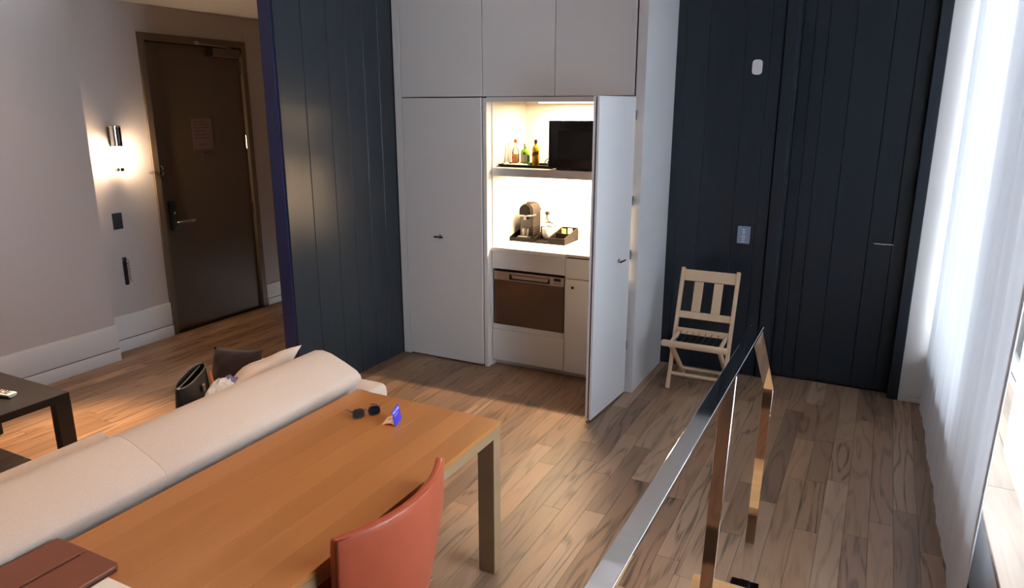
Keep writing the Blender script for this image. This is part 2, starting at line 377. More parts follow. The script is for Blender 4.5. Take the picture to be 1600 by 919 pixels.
# the part of the floor behind the camera and under the stair
st = bx('plank_field', (-5.41, 0.40, -3.15, 0.50, -0.0123, -0.0005), M['floor'], floor); st['kind'] = 'stuff'

# ---- living-room wall on the far side of the sofa, hall wall with the entrance door
wl = bx('wall_left', (-5.60, -5.244, -3.2, 3.384, 0.0, 5.0), M['wall']); tag(wl, 'white wall beside the coffee table', kind='structure')
def baseboard(name, x0, y0, y1, end, h=0.292, mid=0.098):
    t = thing(name, None, None, (x0, (y0 + y1) / 2, 0), kind='structure')
    bx('board', (x0, x0 + 0.020, y0, y1, mid + 0.003, h), M['trim'], t, 0.004)
    bx('board', (x0, x0 + 0.026, y0, y1 + end, 0.0, mid - 0.003), M['trim'], t, 0.003)
    bx('groove', (x0, x0 + 0.012, y0, y1, mid - 0.004, mid + 0.004), M['gap'], t)
    return t
baseboard('baseboard_left', -5.2435, -3.1, 3.384, 0.0)
wh = thing('wall_hall', 'white hall wall around the entrance door', None, (-5.5, 4.5, 0), kind='structure')
bx('panel', (-5.60, -5.415, 3.385, 4.012, 0, 2.745), M['wall'], wh)
bx('panel', (-5.60, -5.415, 5.116, 5.60, 0, 2.745), M['wall'], wh)
bx('panel', (-5.60, -5.415, 4.013, 5.115, 2.532, 2.745), M['wall'], wh)
baseboard('baseboard_hall', -5.4145, 3.386, 4.010, 0, 0.300, 0.10)
bb = baseboard('baseboard_hall_end', -5.4145, 5.118, 5.598, 0, 0.215, 0.07)
tag(bx('wall_light_stop', (-5.72, -5.605, 3.3, 5.70, -0.16, 2.95), M['groove']), None, kind='structure')  # black backing, added to stop light leaking round the entrance door
hb = bx('wall_hall_end', (-5.60, -3.20, 5.601, 5.70, 0, 2.745), M['wall']); tag(hb, 'white wall at the hall end', kind='structure')
hc = bx('ceiling_hall', (-5.60, -3.35, 3.386, 5.70, 2.747, 2.95), M['hall_ceiling']); tag(hc, 'low hall ceiling above the entrance door', kind='structure')
# upper walls, main ceiling, far walls that close the double-height room
for nm, b in (('wall_back', (-5.60, 1.0, -3.30, -3.201, 0, 5.0)),
              ('wall_upper_far', (-5.60, 1.0, 5.56, 5.69, 2.951, 5.0)),
              ('wall_upper_left', (-5.60, -5.45, 3.385, 5.555, 2.951, 5.0))):
    tag(bx(nm, b, M['wall']), None, kind='structure')
tag(bx('ceiling', (-5.60, 1.05, -3.30, 5.69, 5.001, 5.12), M['ceiling']), 'high white ceiling of the double height room', kind='structure')
tag(bx('ceiling_loft', (-3.349, 0.60, 3.475, 5.555, 2.951, 3.15), M['ceiling']), 'white underside of the loft above the cabinets', kind='structure')

# ---- entrance door
d1 = thing('door_1', 'olive brown entrance door with paper notice and lever lock', None, (-5.44, 4.55, 0), kind='structure')
fr = nb()
box(fr, -5.50, -5.398, 4.014, 4.066, 0.0, 2.53); box(fr, -5.50, -5.398, 5.062, 5.114, 0.0, 2.53); box(fr, -5.50, -5.398, 4.066, 5.062, 2.472, 2.53)
mk('door_frame', fr, M['doorframe'], d1)
leaf = bx('door_leaf', (-5.485, -5.435, 4.070, 5.058, 0.012, 2.466), M['door'], d1, 0.002, 1)
bx('threshold', (-5.50, -5.40, 4.067, 5.061, 0.0005, 0.010), M['key'], d1)
# lock plate, lever, latch
lk = bx('lock_plate', (-5.434, -5.412, 4.128, 4.196, 0.915, 1.165), M['key'], d1, 0.004)
bm = nb(); lathe(bm, [(0, 0), (0.012, 0), (0.012, 0.006), (0, 0.008)], 12); xf(bm, Matrix.Translation((-5.4115, 4.163, 1.065)) @ Matrix.Rotation(R(90), 4, 'Y')); mk('lock_button', bm, M['chrome_s'], lk)
bm = nb(); tube(bm, [(-5.434, 4.162, 0.985), (-5.365, 4.162, 0.985), (-5.358, 4.175, 0.985), (-5.358, 4.325, 0.985)], 0.010, 10); mk('lever_handle', bm, M['chrome_s'], d1, smooth=50)
bm = nb(); box(bm, -5.434, -5.405, 4.085, 4.110, 1.395, 1.42); box(bm, -5.434, -5.405, 4.085, 4.110, 1.435, 1.46); cyl(bm, (-5.420, 4.098, 1.385), (-5.420, 4.098, 1.47), 0.006, 8)
mk('swing_bar_latch', bm, M['chrome_s'], d1)
bm = nb(); tube(bm, [(-5.398, 4.02, 1.418), (-5.375, 3.965, 1.418), (-5.372, 3.945, 1.425), (-5.375, 3.965, 1.432), (-5.398, 4.02, 1.432)], 0.004, 6); mk('latch_loop', bm, M['chrome_s'], d1)
bm = nb(); lathe(bm, [(0, 0), (0.010, 0), (0.010, 0.006), (0.004, 0.006), (0.0, 0.003)], 12); xf(bm, Matrix.Translation((-5.434, 4.575, 1.555)) @ Matrix.Rotation(R(90), 4, 'Y')); mk('peephole', bm, M['key'], d1)
cl = bx('door_closer', (-5.434, -5.375, 4.715, 5.020, 2.385, 2.455), M['door'], d1, 0.004)
bx('closer_end', (-5.434, -5.374, 4.698, 4.7145, 2.385, 2.456), M['tray_l'], cl, 0.003)
bm = nb(); beam(bm, (-5.385, 4.93, 2.462), (-5.380, 4.55, 2.478), 0.02, 0.006); box(bm, -5.397, -5.375, 4.535, 4.575, 2.468, 2.495); mk('closer_arm', bm, M['steel_light'], cl)
for zz in (2.30, 1.63, 1.0, 0.28):
    bm = nb(); cyl(bm, (-5.4275, 5.0575, zz - 0.06), (-5.4275, 5.0575, zz + 0.06), 0.007, 8); mk('hinge', bm, M['chrome_s'], d1)
nt_ = thing('notice_sheet', 'framed paper notice fixed to the entrance door', 'notice', (-5.433, 4.56, 1.58))
bx('sheet', (-5.434, -5.432, 4.455, 4.675, 1.585, 1.850), M['notice'], nt_)
for i, (z, a, b) in enumerate([(1.825, 4.475, 4.60), (1.80, 4.475, 4.655), (1.775, 4.475, 4.65), (1.745, 4.475, 4.60), (1.715, 4.475, 4.655), (1.685, 4.475, 4.64), (1.63, 4.52, 4.61)]):
    bx('printed_line', (-5.432, -5.4315, a, b, z - 0.005, z), M['ink'], nt_)

# ---- black board partition between hall and cabinet
pw = thing('wall_partition', 'black board partition between the hall and the white cabinet', None, (-3.40, 3.99, 0), kind='structure')
bx('core', (-3.449, -3.356, 3.412, 4.575, 0, 2.95), M['groove'], pw)
bx('core', (-3.449, -3.3390, 4.576, 5.30, 0, 2.95), M['groove'], pw)
ye = [3.402, 3.634, 3.868, 4.048, 4.237, 4.41, 4.5785]
for a, b in zip(ye, ye[1:]):
    bx('board', (-3.355, -3.343, a + 0.0015, b - 0.0015, 0.001, 2.95), M['black'], pw, 0.0025, 1)
bx('end_board', (-3.452, -3.3555, 3.396, 3.4115, 0.001, 2.95), M['blue_sheen'], pw, 0.002, 1)
bx('board', (-3.462, -3.450, 3.402, 4.575, 0.001, 2.95), M['black'], pw)

# ---- black board wall and door at the far right
bw = thing('wall_far', 'black board wall behind the folding chair', None, (-1.0, 5.35, 0), kind='structure')
bx('core', (-3.345, -0.60, 5.312, 5.42, 0, 2.95), M['groove'], bw)
xe = [-1.60, -1.337, -1.175, -0.928, -0.769, -0.686]
for a, b in zip(xe, xe[1:]):
    bx('board', (a + 0.0012, b - 0.0012, 5.300, 5.3115, 0.004, 2.95), M['black'], bw, 0.002, 1)
bx('jamb_board', (-0.678, -0.598, 5.288, 5.3115, 0.004, 2.95), M['black'], bw, 0.002, 1)
bx('jamb_return', (-0.5995, -0.588, 5.290, 5.42, 0.004, 2.95), M['black'], bw)
d2 = thing('door_2', 'black board door beside the white curtain', None, (-0.2, 5.42, 0), kind='structure')
bx('door_core', (-0.587, 0.200, 5.416, 5.45, 0.006, 2.95), M['groove'], d2)
de = [-0.586, -0.51, -0.425, -0.261, -0.038, 0.111, 0.199]
for a, b in zip(de, de[1:]):
    bx('board', (a + 0.0012, b - 0.0012, 5.403, 5.4155, 0.006, 2.95), M['black'], d2, 0.002, 1)
hd = nb(); tube(hd, [(-0.002, 5.340, 1.060), (0.117, 5.340, 1.060)], 0.0065, 10)
hs = mk('door_handle', hd, M['chrome_s'], d2, smooth=50)
bm = nb(); cyl(bm, (0.062, 5.340, 1.060), (0.062, 5.404, 1.060), 0.008, 10); mk('handle_stem', bm, M['chrome_s'], hs)
tag(bx('wall_rear_light_stop', (-3.455, 1.0, 5.455, 5.60, -0.01, 2.95), M['groove']), None, kind='structure')  # closing slab, added behind the boards to stop sky light leaking in
tr = bx('trim_1', (0.201, 0.266, 5.286, 5.45, 0.001, 2.95), M['black'], None, 0.003, 1); tag(tr, 'black door trim next to the white wall', kind='structure')
wr = bx('wall_right_return', (0.267, 0.83, 5.300, 5.45, 0.0, 2.95), M['trim']); tag(wr, 'white wall end beside the curtain', kind='structure')
bx('baseboard_right', (0.2675, 0.50, 5.2885, 5.2995, 0.0, 0.02), M['trim']).__setitem__('kind', 'structure')

# ---- window side: sill bench, window frames, panes, sheers
sb = thing('trim_2', 'white window bench with oak sill top', None, (0.67, 1.1, 0), kind='structure')
bx('front_panel', (0.520, 0.535, -3.1, 5.299, 0.0, 0.372), M['trim'], sb)
for a, b in ((-3.1, -0.9), (-0.898, 1.25), (1.252, 3.35), (3.352, 5.299)):
    bx('sill_board', (0.505, 0.655, a, b, 0.3725, 0.400), M['sill'], sb, 0.003, 1)
    bx('sill_board', (0.657, 0.800, a, b, 0.3725, 0.400), M['sill'], sb, 0.002, 1)
wins = [(1.58, 3.30), (3.33, 5.296)]
WT = 2.95
WB = 0.401
for i, (a, b) in enumerate(wins + [(3.60, 5.296)]):
    if i == 2: WB, WT = 3.40, 4.70  # unseen upper window, added to brighten the handrail reflections
    w = thing('window_%d' % (i + 1), 'tall white framed window behind the sheer curtains' if i < 2 else 'added high window above the loft', None, (0.83, (a + b) / 2, WB), kind='structure')
    f = nb()
    box(f, 0.800, 0.870, a, a + 0.055, WB, WT); box(f, 0.800, 0.870, b - 0.055, b, WB, WT)
    box(f, 0.800, 0.870, a + 0.055, b - 0.055, WB, WB + 0.069); box(f, 0.800, 0.870, a + 0.055, b - 0.055, WT - 0.06, WT)
    mk('window_frame', f, M['trim'], w)
    bx('gasket', (0.797, 0.7995, a + 0.05, b - 0.05, WB + 0.051, WB + 0.059), M['steel_dark'], w)
    bx('pane', (0.834, 0.842, a + 0.055, b - 0.055, WB + 0.069, WT - 0.06), M['glass'], w)
tag(bx('wall_right', (0.800, 1.0, -3.2, 5.56, 0.0, 0.371), M['wall']), None, kind='structure')
WT = 2.95
for nm, b in (('wall_right_top', (0.800, 1.0, -3.2, 3.599, 2.951, 5.0)), ('wall_right_loft', (0.800, 1.0, 3.60, 5.56, 2.951, 3.399)),
              ('wall_right_lintel', (0.800, 1.0, 3.60, 5.56, 4.701, 5.0)), ('wall_right_corner', (0.800, 1.0, 5.297, 5.56, 3.40, 4.70))):
    tag(bx(nm, b, M['wall']), None, kind='structure')
tag(bx('wall_right_near', (0.800, 1.0, -3.2, 1.579, 0.372, WT), M['wall']), None, kind='structure')
bx('wall_right_end', (0.84, 1.0, 5.30, 5.56, 0.372, WT), M['wall']).__setitem__('kind', 'structure')

def curtain(name, label, y0, y1, xf_, z0, z1, mat_, amp, waves, nz=14, ny=220, seed=3, gathers=1.0):
    rr = random.Random(seed); ph = [rr.uniform(0, 6.28) for _ in range(6)]
    bm = nb(); g = []
    for i in range(ny + 1):
        t = i / ny; y = y0 + (y1 - y0) * t; row = []
        w = amp * (math.sin(2 * PI * waves * t + ph[0]) + 0.45 * math.sin(2 * PI * waves * 2.3 * t + ph[1]) + 0.3 * math.sin(2 * PI * waves * 0.37 * t + ph[2]))
        for j in range(nz + 1):
            s = j / nz; z = z0 + (z1 - z0) * s
            x = xf_(t, s) + w * (0.14 + 1.0 * s) + amp * 0.15 * math.sin(7 * s + ph[3] + t * 20) * (1 - s)
            row.append(bm.verts.new((x, y, z)))
        g.append(row)
    for i in range(ny):
        for j in range(nz): bm.faces.new((g[i][j], g[i + 1][j], g[i + 1][j + 1], g[i][j + 1]))
    t = thing(name, label, 'curtain', (xf_(0.5, 0), (y0 + y1) / 2, z0))
    c = mk('cloth', bm, mat_, t, smooth=True)
    # side hem: the edge is folded twice, so it reads denser
    bm = nb(); hem = []
    for j in range(nz + 1):
        v = g and None
        s = j / nz; z = z0 + (z1 - z0) * s
        w = amp * (math.sin(ph[0]) + 0.45 * math.sin(ph[1]) + 0.3 * math.sin(ph[2]))
        x = xf_(0, s) + w * (0.14 + 1.0 * s) + amp * 0.15 * math.sin(7 * s + ph[3]) * (1 - s)
        hem.append([bm.verts.new((x + dx, y0 + dy, z)) for dx, dy in ((-0.002, -0.002), (0.002, -0.002), (0.002, 0.030), (-0.002, 0.030))])
    for a, b in zip(hem, hem[1:]):
        for k in range(4): bm.faces.new((a[k], a[(k + 1) % 4], b[(k + 1) % 4], b[k]))
    mk('side_hem', bm, mat_, t)
    return t
curtain('sheer_curtain', 'long white sheer curtain hanging to the floor beside the black door', 2.80, 5.270,
        lambda t, s: 0.445 - 0.045 * t + 0.012 * s, 0.006, 2.94, M['sheer'], 0.019, 10)
curtain('window_sheer', 'short white sheer hanging down to the oak window sill', 1.50, 3.72,
        lambda t, s: 0.640, 0.410, 2.93, M['sheer2'], 0.008, 11, seed=9)
bm = nb(); cyl(bm, (0.44, 2.6, 2.946), (0.405, 5.29, 2.946), 0.004, 8)
mk('curtain_track', bm, M['plastic'], None); D.objects['curtain_track']['kind'] = 'structure'

# ---- stair landing the camera stands on, with a starting step
sr = thing('stair_landing', 'oak stair landing with a low starting step', None, (0.0, 1.2, 0), kind='structure')
bx('riser', (-0.44, 0.40, 2.435, 2.455, 0.0005, 0.158), M['riser'], sr)
bx('tread', (-0.475, 0.40, 1.98, 2.480, 0.1585, 0.200), M['stair'], sr, 0.006, 2)
bx('stringer', (-0.44, -0.42, 1.96, 2.434, 0.0005, 0.158), M['riser'], sr)
bx('riser', (-0.315, 0.40, 1.935, 1.955, 0.2005, 0.358), M['riser'], sr)
bx('landing_board', (-0.335, 0.40, -2.0, 1.975, 0.3585, 0.400), M['stair'], sr, 0.006, 2)
bx('stringer', (-0.315, -0.295, -2.0, 1.934, 0.0005, 0.358), M['riser'], sr)

# ---- polished flat-bar handrail
hr = thing('stair_handrail', 'polished stainless steel flat bar handrail with two posts', 'handrail', (-0.295, 2.0, 0.0))
T = 0.011
def bar_profile(pts, t):
    # offset polyline (y,z) downwards by thickness t
    out = []
    for i, p in enumerate(pts):
        a = Vector(pts[max(i - 1, 0)]); b = Vector(p); c = Vector(pts[min(i + 1, len(pts) - 1)])
        n1 = Vector((-(b - a).y, (b - a).x)).normalized() if i else None
        n2 = Vector((-(c - b).y, (c - b).x)).normalized() if i < len(pts) - 1 else None
        n = (n1 + n2).normalized() if n1 and n2 else (n1 or n2)
        k = 1.0 / max(0.4, n.dot(n1 or n2))
        out.append((p[0] - n.x * t * k, p[1] - n.y * t * k))
    return out
def bar(bm, pts, t, x0, x1):
    return prism(bm, pts + bar_profile(pts, t)[::-1], x0, x1, 'x')
bm = nb(); bar(bm, [(-0.9, 1.28), (2.285, 1.28)], T, -0.3155, -0.278); bev(bm, 0.0012, 2)
mk('top_rail', bm, M['chrome'], hr)
bm = nb(); bar(bm, [(2.2852, 1.28), (2.785, 0.893)], T, -0.318, -0.280); bev(bm, 0.001, 1); mk('sloped_rail', bm, M['chrome'], hr)
def lean(bm, z_top, dx):
    for v in bm.verts: v.co.x += -dx * (z_top - v.co.z) / z_top
    return bm
bm = nb(); box(bm, -0.320, -0.282, 2.774, 2.785, 0.0005, 0.890); bev(bm, 0.001, 1); lean(bm, 0.89, 0.019); mk('post', bm, M['chrome'], hr)
bm = nb(); box(bm, -0.3155, -0.2785, 1.832, 1.843, 0.4005, 1.268); bev(bm, 0.001, 1); lean(bm, 1.268, 0.034); mk('post', bm, M['chrome'], hr)
bx('base_plate', (-0.375, -0.265, 2.745, 2.80, 0.0004, 0.006), M['dark_metal'], hr)
bx('base_plate', (-0.375, -0.265, 1.81, 1.865, 0.4004, 0.405), M['dark_metal'], hr)

# ================================================================== BUILT-IN CABINET
Y0 = 4.580; ZT = 2.950
cb = thing('built_in_cabinet', 'tall white built-in cabinet with an open bifold door and lit niche', 'cabinet', (-2.37, 4.9, 0))
bx('side_panel', (-3.338, -3.276, Y0, 5.29, 0.0005, ZT), M['cab'], cb, 0.0015, 1)
bx('side_panel', (-1.460, -1.397, Y0, 5.29, 0.0005, ZT), M['cab'], cb, 0.0015, 1)
bx('divider', (-2.582, -2.552, Y0 + 0.004, 5.22, 0.0005, 2.012), M['cab'], cb)
bx('back_panel', (-2.5515, -1.4605, 5.205, 5.225, 0.0005, 2.0), M['cab_in'], cb)
bx('niche_lining', (-2.5515, -2.5445, 4.66, 5.2045, 0.936, 1.985), M['cab_in'], cb)
bx('niche_ceiling', (-2.5515, -1.4605, 4.62, 5.2045, 1.986, 2.012), M['cab_in'], cb)
bx('header', (-2.5515, -1.4605, Y0 + 0.006, 4.6195, 1.986, 2.018), M['cab'], cb)
bx('upper_box', (-3.2755, -1.4605, Y0 + 0.024, 5.29, 2.022, ZT), M['gap'], cb)
for a, b in ((-3.272, -2.583), (-2.577, -2.027), (-2.021, -1.472)):
    bx('upper_door', (a, b, Y0, Y0 + 0.021, 2.022, ZT - 0.002), M['cab'], cb, 0.0015, 1)
ld = bx('lower_door', (-3.272, -2.592, Y0 - 0.001, Y0 + 0.020, 0.012, 2.014), M['cab'], cb, 0.002, 1)
bx('door_backing', (-3.2755, -2.583, Y0 + 0.022, 5.29, 0.0005, 2.016), M['gap'], cb)
bm = nb(); tube(bm, [(-2.998, Y0 - 0.030, 0.990), (-2.922, Y0 - 0.030, 0.990)], 0.006, 10)
hn = mk('handle', bm, M['dark_metal'], ld, smooth=50)
bm = nb(); cyl(bm, (-2.958, Y0 - 0.036, 0.990), (-2.958, Y0 - 0.001, 0.990), 0.0065, 10); lathe_ = cyl(bm, (-2.958, Y0 - 0.006, 0.990), (-2.958, Y0 - 0.0012, 0.990), 0.014, 14); mk('handle_stem', bm, M['chrome_s'], ld)
# shelf
sh = bx('shelf', (-2.540, -1.4610, 4.640, 5.2045, 1.465, 1.522), M['cab'], cb, 0.0015, 1)
# base units
Yf = 4.640
bx('base_frame', (-2.5515, -1.9500, Yf + 0.012, 4.70, 0.300, 0.338), M['cab'], cb)
bx('base_frame', (-2.5515, -2.5450, Yf + 0.012, 5.2045, 0.0005, 0.898), M['cab'], cb)
bx('base_frame', (-1.9540, -1.9420, Yf + 0.012, 5.2045, 0.06, 0.898), M['cab'], cb)
bx('base_box', (-2.5440, -1.9545, Yf + 0.022, 5.2045, 0.06, 0.299), M['gap'], cb)
bx('base_box', (-1.9415, -1.4610, Yf + 0.022, 5.2045, 0.06, 0.905), M['gap'], cb)
bx('toe_kick', (-2.5440, -1.4610, 4.700, 4.712, 0.0005, 0.0595), M['trim'], cb)
wt = bx('worktop', (-2.5440, -1.9480, 4.632, 5.2045, 0.9075, 0.936), M['counter'], cb, 0.001, 1)
bx('steel_top', (-1.9470, -1.4610, 4.640, 5.2045, 0.915, 0.9345), M['hob'], cb, 0.001, 1)
bx('drawer_front', (-2.5430, -1.9515, Yf, Yf + 0.021, 0.776, 0.906), M['cab'], cb, 0.0015, 1)
bx('drawer_front', (-2.5430, -1.9515, Yf, Yf + 0.021, 0.050, 0.297), M['cab'], cb, 0.0015, 1)
bx('drawer_front', (-1.9445, -1.4640, Yf, Yf + 0.021, 0.760, 0.905), M['cab'], cb, 0.0015, 1)
cdoor = bx('cupboard_door', (-1.9445, -1.4640, Yf, Yf + 0.021, 0.046, 0.754), M['cab'], cb, 0.0015, 1)
bm = nb(); lathe(bm, [(0, 0), (0.010, 0), (0.010, 0.004), (0, 0.005)], 14); xf(bm, Matrix.Translation((-1.888, Yf, 0.694)) @ Matrix.Rotation(R(90), 4, 'X')); mk('cupboard_lock', bm, M['dark_metal'], cdoor)
# bifold door: two leaves folded against each other
ang = math.atan2(-1.443 + 1.478, 4.533 - 3.985)
FM = Matrix.Translation((-1.4425, 4.545, 0)) @ Matrix.Rotation(-ang, 4, 'Z')
def leafbox(name, x0, x1, y0, y1, z0, z1, m, parent, bevel=0.0015):
    bm = nb(); box(bm, x0, x1, y0, y1, z0, z1)
    if bevel: bev(bm, bevel, 1)
    xf(bm, FM); return mk(name, bm, m, parent)
lf1 = leafbox('door_leaf', -0.0165, 0.0, -0.560, 0.0, 0.016, 2.012, M['cab'], cb)
lf2 = leafbox('door_leaf', -0.0400, -0.0240, -0.560, 0.0, 0.016, 2.012, M['cab'], cb)
leafbox('piano_hinge', -0.0239, -0.0166, -0.555, -0.530, 0.02, 2.008, M['hinge_d'], cb, 0)
bm = nb()
for i in range(33):
    z = 0.022 + i * 0.060; cyl(bm, (-0.0202, -0.558, z), (-0.0202, -0.558, z + 0.056), 0.0042, 8)
xf(bm, FM); mk('hinge_knuckles', bm, M['hinge'], cb)
bm = nb(); tube(bm, [(0.032, -0.235, 0.990), (0.032, -0.158, 0.990)], 0.006, 10); xf(bm, FM); mk('handle', bm, M['dark_metal'], lf1, smooth=50)
bm = nb(); cyl(bm, (0.0005, -0.197, 0.990), (0.036, -0.197, 0.990), 0.0065, 10); cyl(bm, (0.0005, -0.197, 0.990), (0.005, -0.197, 0.990), 0.014, 14); xf(bm, FM); mk('handle_stem', bm, M['chrome_s'], lf1)
for zz in (1.90, 1.35, 0.99, 0.35):
    bm = nb(); box(bm, -1.462, -1.446, 4.552, 4.579, zz - 0.03, zz + 0.03); mk('pivot_hinge', bm, M['hinge'], cb)
# lights of the niche
def strip(name, b, power, col=(1.0, 0.72, 0.44)):
    bx('light_strip', b, M['led'], cb)
    l = D.lights.new(name, 'AREA'); l.shape = 'RECTANGLE'; l.size = b[1] - b[0] - 0.02; l.size_y = b[3] - b[2]; l.energy = power; l.color = col
    o = D.objects.new(name, l); COL.objects.link(o); o.location = ((b[0] + b[1]) / 2, (b[2] + b[3]) / 2, b[4] - 0.004)
strip('niche_light', (-2.30, -1.50, 4.92, 4.95, 1.976, 1.985), 34.0)
strip('shelf_light', (-2.40, -1.50, 4.955, 4.980, 1.456, 1.4645), 46.0)

# dishwasher drawer
dw = thing('dishwasher_drawer', 'stainless steel dishwasher drawer below the lit worktop', 'dishwasher', (-2.25, 4.9, 0.339))
bx('body', (-2.530, -1.962, 4.668, 5.15, 0.3395, 0.758), M['steel_dark'], dw)
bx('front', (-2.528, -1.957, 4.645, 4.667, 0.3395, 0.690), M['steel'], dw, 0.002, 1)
fp = nb(); box(fp, -2.528, -2.40, 4.640, 4.667, 0.691, 0.757); box(fp, -2.065, -1.957, 4.640, 4.667, 0.691, 0.757); box(fp, -2.40, -2.065, 4.640, 4.667, 0.742, 0.757); box(fp, -2.40, -2.065, 4.640, 4.667, 0.691, 0.698)
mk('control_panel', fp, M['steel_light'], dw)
bm = nb(); prism(bm, [(-2.3995, 0.7415), (-2.375, 0.6985), (-2.09, 0.6985), (-2.0655, 0.7415)], 4.655, 4.664, 'y'); mk('handle_recess', bm, M['steel_dark'], dw)
bm = nb(); prism(bm, [(-2.385, 0.735), (-2.372, 0.710), (-2.093, 0.710), (-2.08, 0.735)], 4.645, 4.654, 'y'); mk('handle', bm, M['steel_light'], dw)
bx('display', (-2.035, -1.980, 4.6385, 4.6398, 0.727, 0.748), M['key'], dw)
for i in range(3): bx('button', (-2.033 + i * 0.02, -2.023 + i * 0.02, 4.6385, 4.6398, 0.706, 0.712), M['steel_dark'], dw)

# microwave
mw = thing('microwave', 'black microwave oven on the niche shelf', 'microwave', (-1.84, 4.9, 1.522))
bx('body', (-2.095, -1.560, 4.676, 5.05, 1.534, 1.862), M['appl'], mw, 0.004)
md = bx('door', (-2.097, -1.690, 4.655, 4.675, 1.536, 1.860), M['appl'], mw, 0.003)
bx('window', (-2.025, -1.76, 4.6535, 4.6548, 1.597, 1.790), M['appl_glass'], md)
bx('control_panel', (-1.688, -1.560, 4.655, 4.675, 1.536, 1.860), M['appl'], mw, 0.003)
for xx in (-2.05, -1.62):
    for yy in (4.72, 5.0):
        bm = nb(); cyl(bm, (xx, yy, 1.5225), (xx, yy, 1.5335), 0.013, 10); mk('foot', bm, M['key'], mw)

# ---- things on the niche shelf
ZS = 1.5225
ty = thing('black_tray', 'flat black tray holding the liquor bottles', 'tray', (-2.36, 4.84, ZS))
bx('base', (-2.525, -2.105, 4.735, 4.950, ZS, ZS + 0.006), M['tray'], ty)
bm = nb(); prism(bm, [(-2.525, ZS + 0.0062), (-2.105, ZS + 0.0062), (-2.095, ZS + 0.020), (-2.535, ZS + 0.020)], 4.722, 4.734, 'y'); mk('rim', bm, M['tray'], ty)
bx('rim', (-2.537, -2.526, 4.735, 4.950, ZS + 0.0062, ZS + 0.020), M['tray'], ty); bx('rim', (-2.535, -2.095, 4.951, 4.962, ZS, ZS + 0.020), M['tray'], ty)
ZB = ZS + 0.0065
def bottle(name, label, x, y, prof, m, capz, capm, capr, flat=1.0):
    t = thing(name, label, 'bottle', (x, y, ZB), group='small liquor bottles on the black tray')
    bm = nb(); lathe(bm, prof, 18, 0, 0, 1.0, flat); mk('glass_body', bm, m, t, local=True, smooth=50)
    bm = nb(); lathe(bm, [(0, capz[0]), (capr, capz[0]), (capr, capz[1]), (0, capz[1])], 14); mk('cap', bm, capm, t, local=True, smooth=40)
    return t
def wraplabel(t, name, r, z0, z1, m, a0=-150, a1=10, flat=1.0, slant=0.0):
    bm = nb(); n = 14; A = []
    for i in range(n + 1):
        a = R(a0 + (a1 - a0) * i / n); dz = slant * (i / n - 0.5)
        A.append([bm.verts.new((math.cos(a) * r, math.sin(a) * r * flat, z + dz)) for z in (z0, z1)])
    for p, q in zip(A, A[1:]): bm.faces.new((p[0], q[0], q[1], p[1]))
    return mk(name, bm, m, t, local=True, smooth=True)
t = bottle('rum_bottle', 'clear glass bottle with red cap and orange label', -2.468, 4.88, [(0, 0), (0.026, 0), (0.028, 0.004), (0.028, 0.095), (0.022, 0.115), (0.011, 0.135), (0.011, 0.165), (0, 0.165)], M['clear'], (0.163, 0.188), M['red'], 0.0125)
wraplabel(t, 'label', 0.0285, 0.018, 0.082, M['label_o'], -135, -25); wraplabel(t, 'side_label', 0.0286, 0.018, 0.082, M['label_d'], -24, 15)
bm = nb(); lathe(bm, [(0, 0), (0.008, 0), (0, 0.001)], 12); xf(bm, Matrix.Translation((-0.011, -0.0275, 0.055)) @ Matrix.Rotation(R(-21), 4, 'Z') @ Matrix.Rotation(R(90), 4, 'X')); mk('label_emblem', bm, M['red'], t, local=True)
t = bottle('gin_bottle', 'green glass flask bottle with white cap and pale label', -2.380, 4.865, [(0, 0), (0.034, 0), (0.037, 0.004), (0.037, 0.095), (0.030, 0.112), (0.013, 0.122), (0.013, 0.135), (0, 0.135)], M['green_glass'], (0.133, 0.160), M['label_w'], 0.0135, 0.62)
wraplabel(t, 'label', 0.0378, 0.030, 0.078, M['label_w'], -150, -48, 0.62); wraplabel(t, 'side_label', 0.0378, 0.030, 0.078, M['green_d'], -47, -5, 0.62)
bm = nb(); lathe(bm, [(0, 0), (0.008, 0), (0, 0.001)], 12); xf(bm, Matrix.Translation((0, -0.024, 0.088)) @ Matrix.Rotation(R(90), 4, 'X')); mk('seal', bm, M['label_d'], t, local=True)
t = bottle('whisky_bottle', 'amber whisky bottle with dark cap and slanted dark label', -2.285, 4.845, [(0, 0), (0.024, 0), (0.0265, 0.004), (0.0265, 0.125), (0.020, 0.142), (0.011, 0.150), (0.011, 0.165), (0, 0.165)], M['amber_glass'], (0.162, 0.190), M['label_d'], 0.0118)
wraplabel(t, 'slanted_label', 0.0272, 0.075, 0.102, M['label_d'], -160, -15, 1.0, 0.022)
wraplabel(t, 'small_label', 0.0272, 0.028, 0.034, M['label_d'], -150, -90)
t = thing('tall_clear_bottle', 'slim clear glass bottle by the niche side wall', 'bottle', (-2.518, 4.915, ZB), group='small liquor bottles on the black tray')
bm = nb(); lathe(bm, [(0, 0), (0.014, 0), (0.015, 0.10), (0.008, 0.13), (0.008, 0.165), (0, 0.165)], 14); mk('glass_body', bm, M['clear'], t, local=True, smooth=50)
bm = nb(); lathe(bm, [(0, 0.1655), (0.009, 0.1655), (0.009, 0.175), (0, 0.175)], 12); mk('cap', bm, M['plastic'], t, local=True)
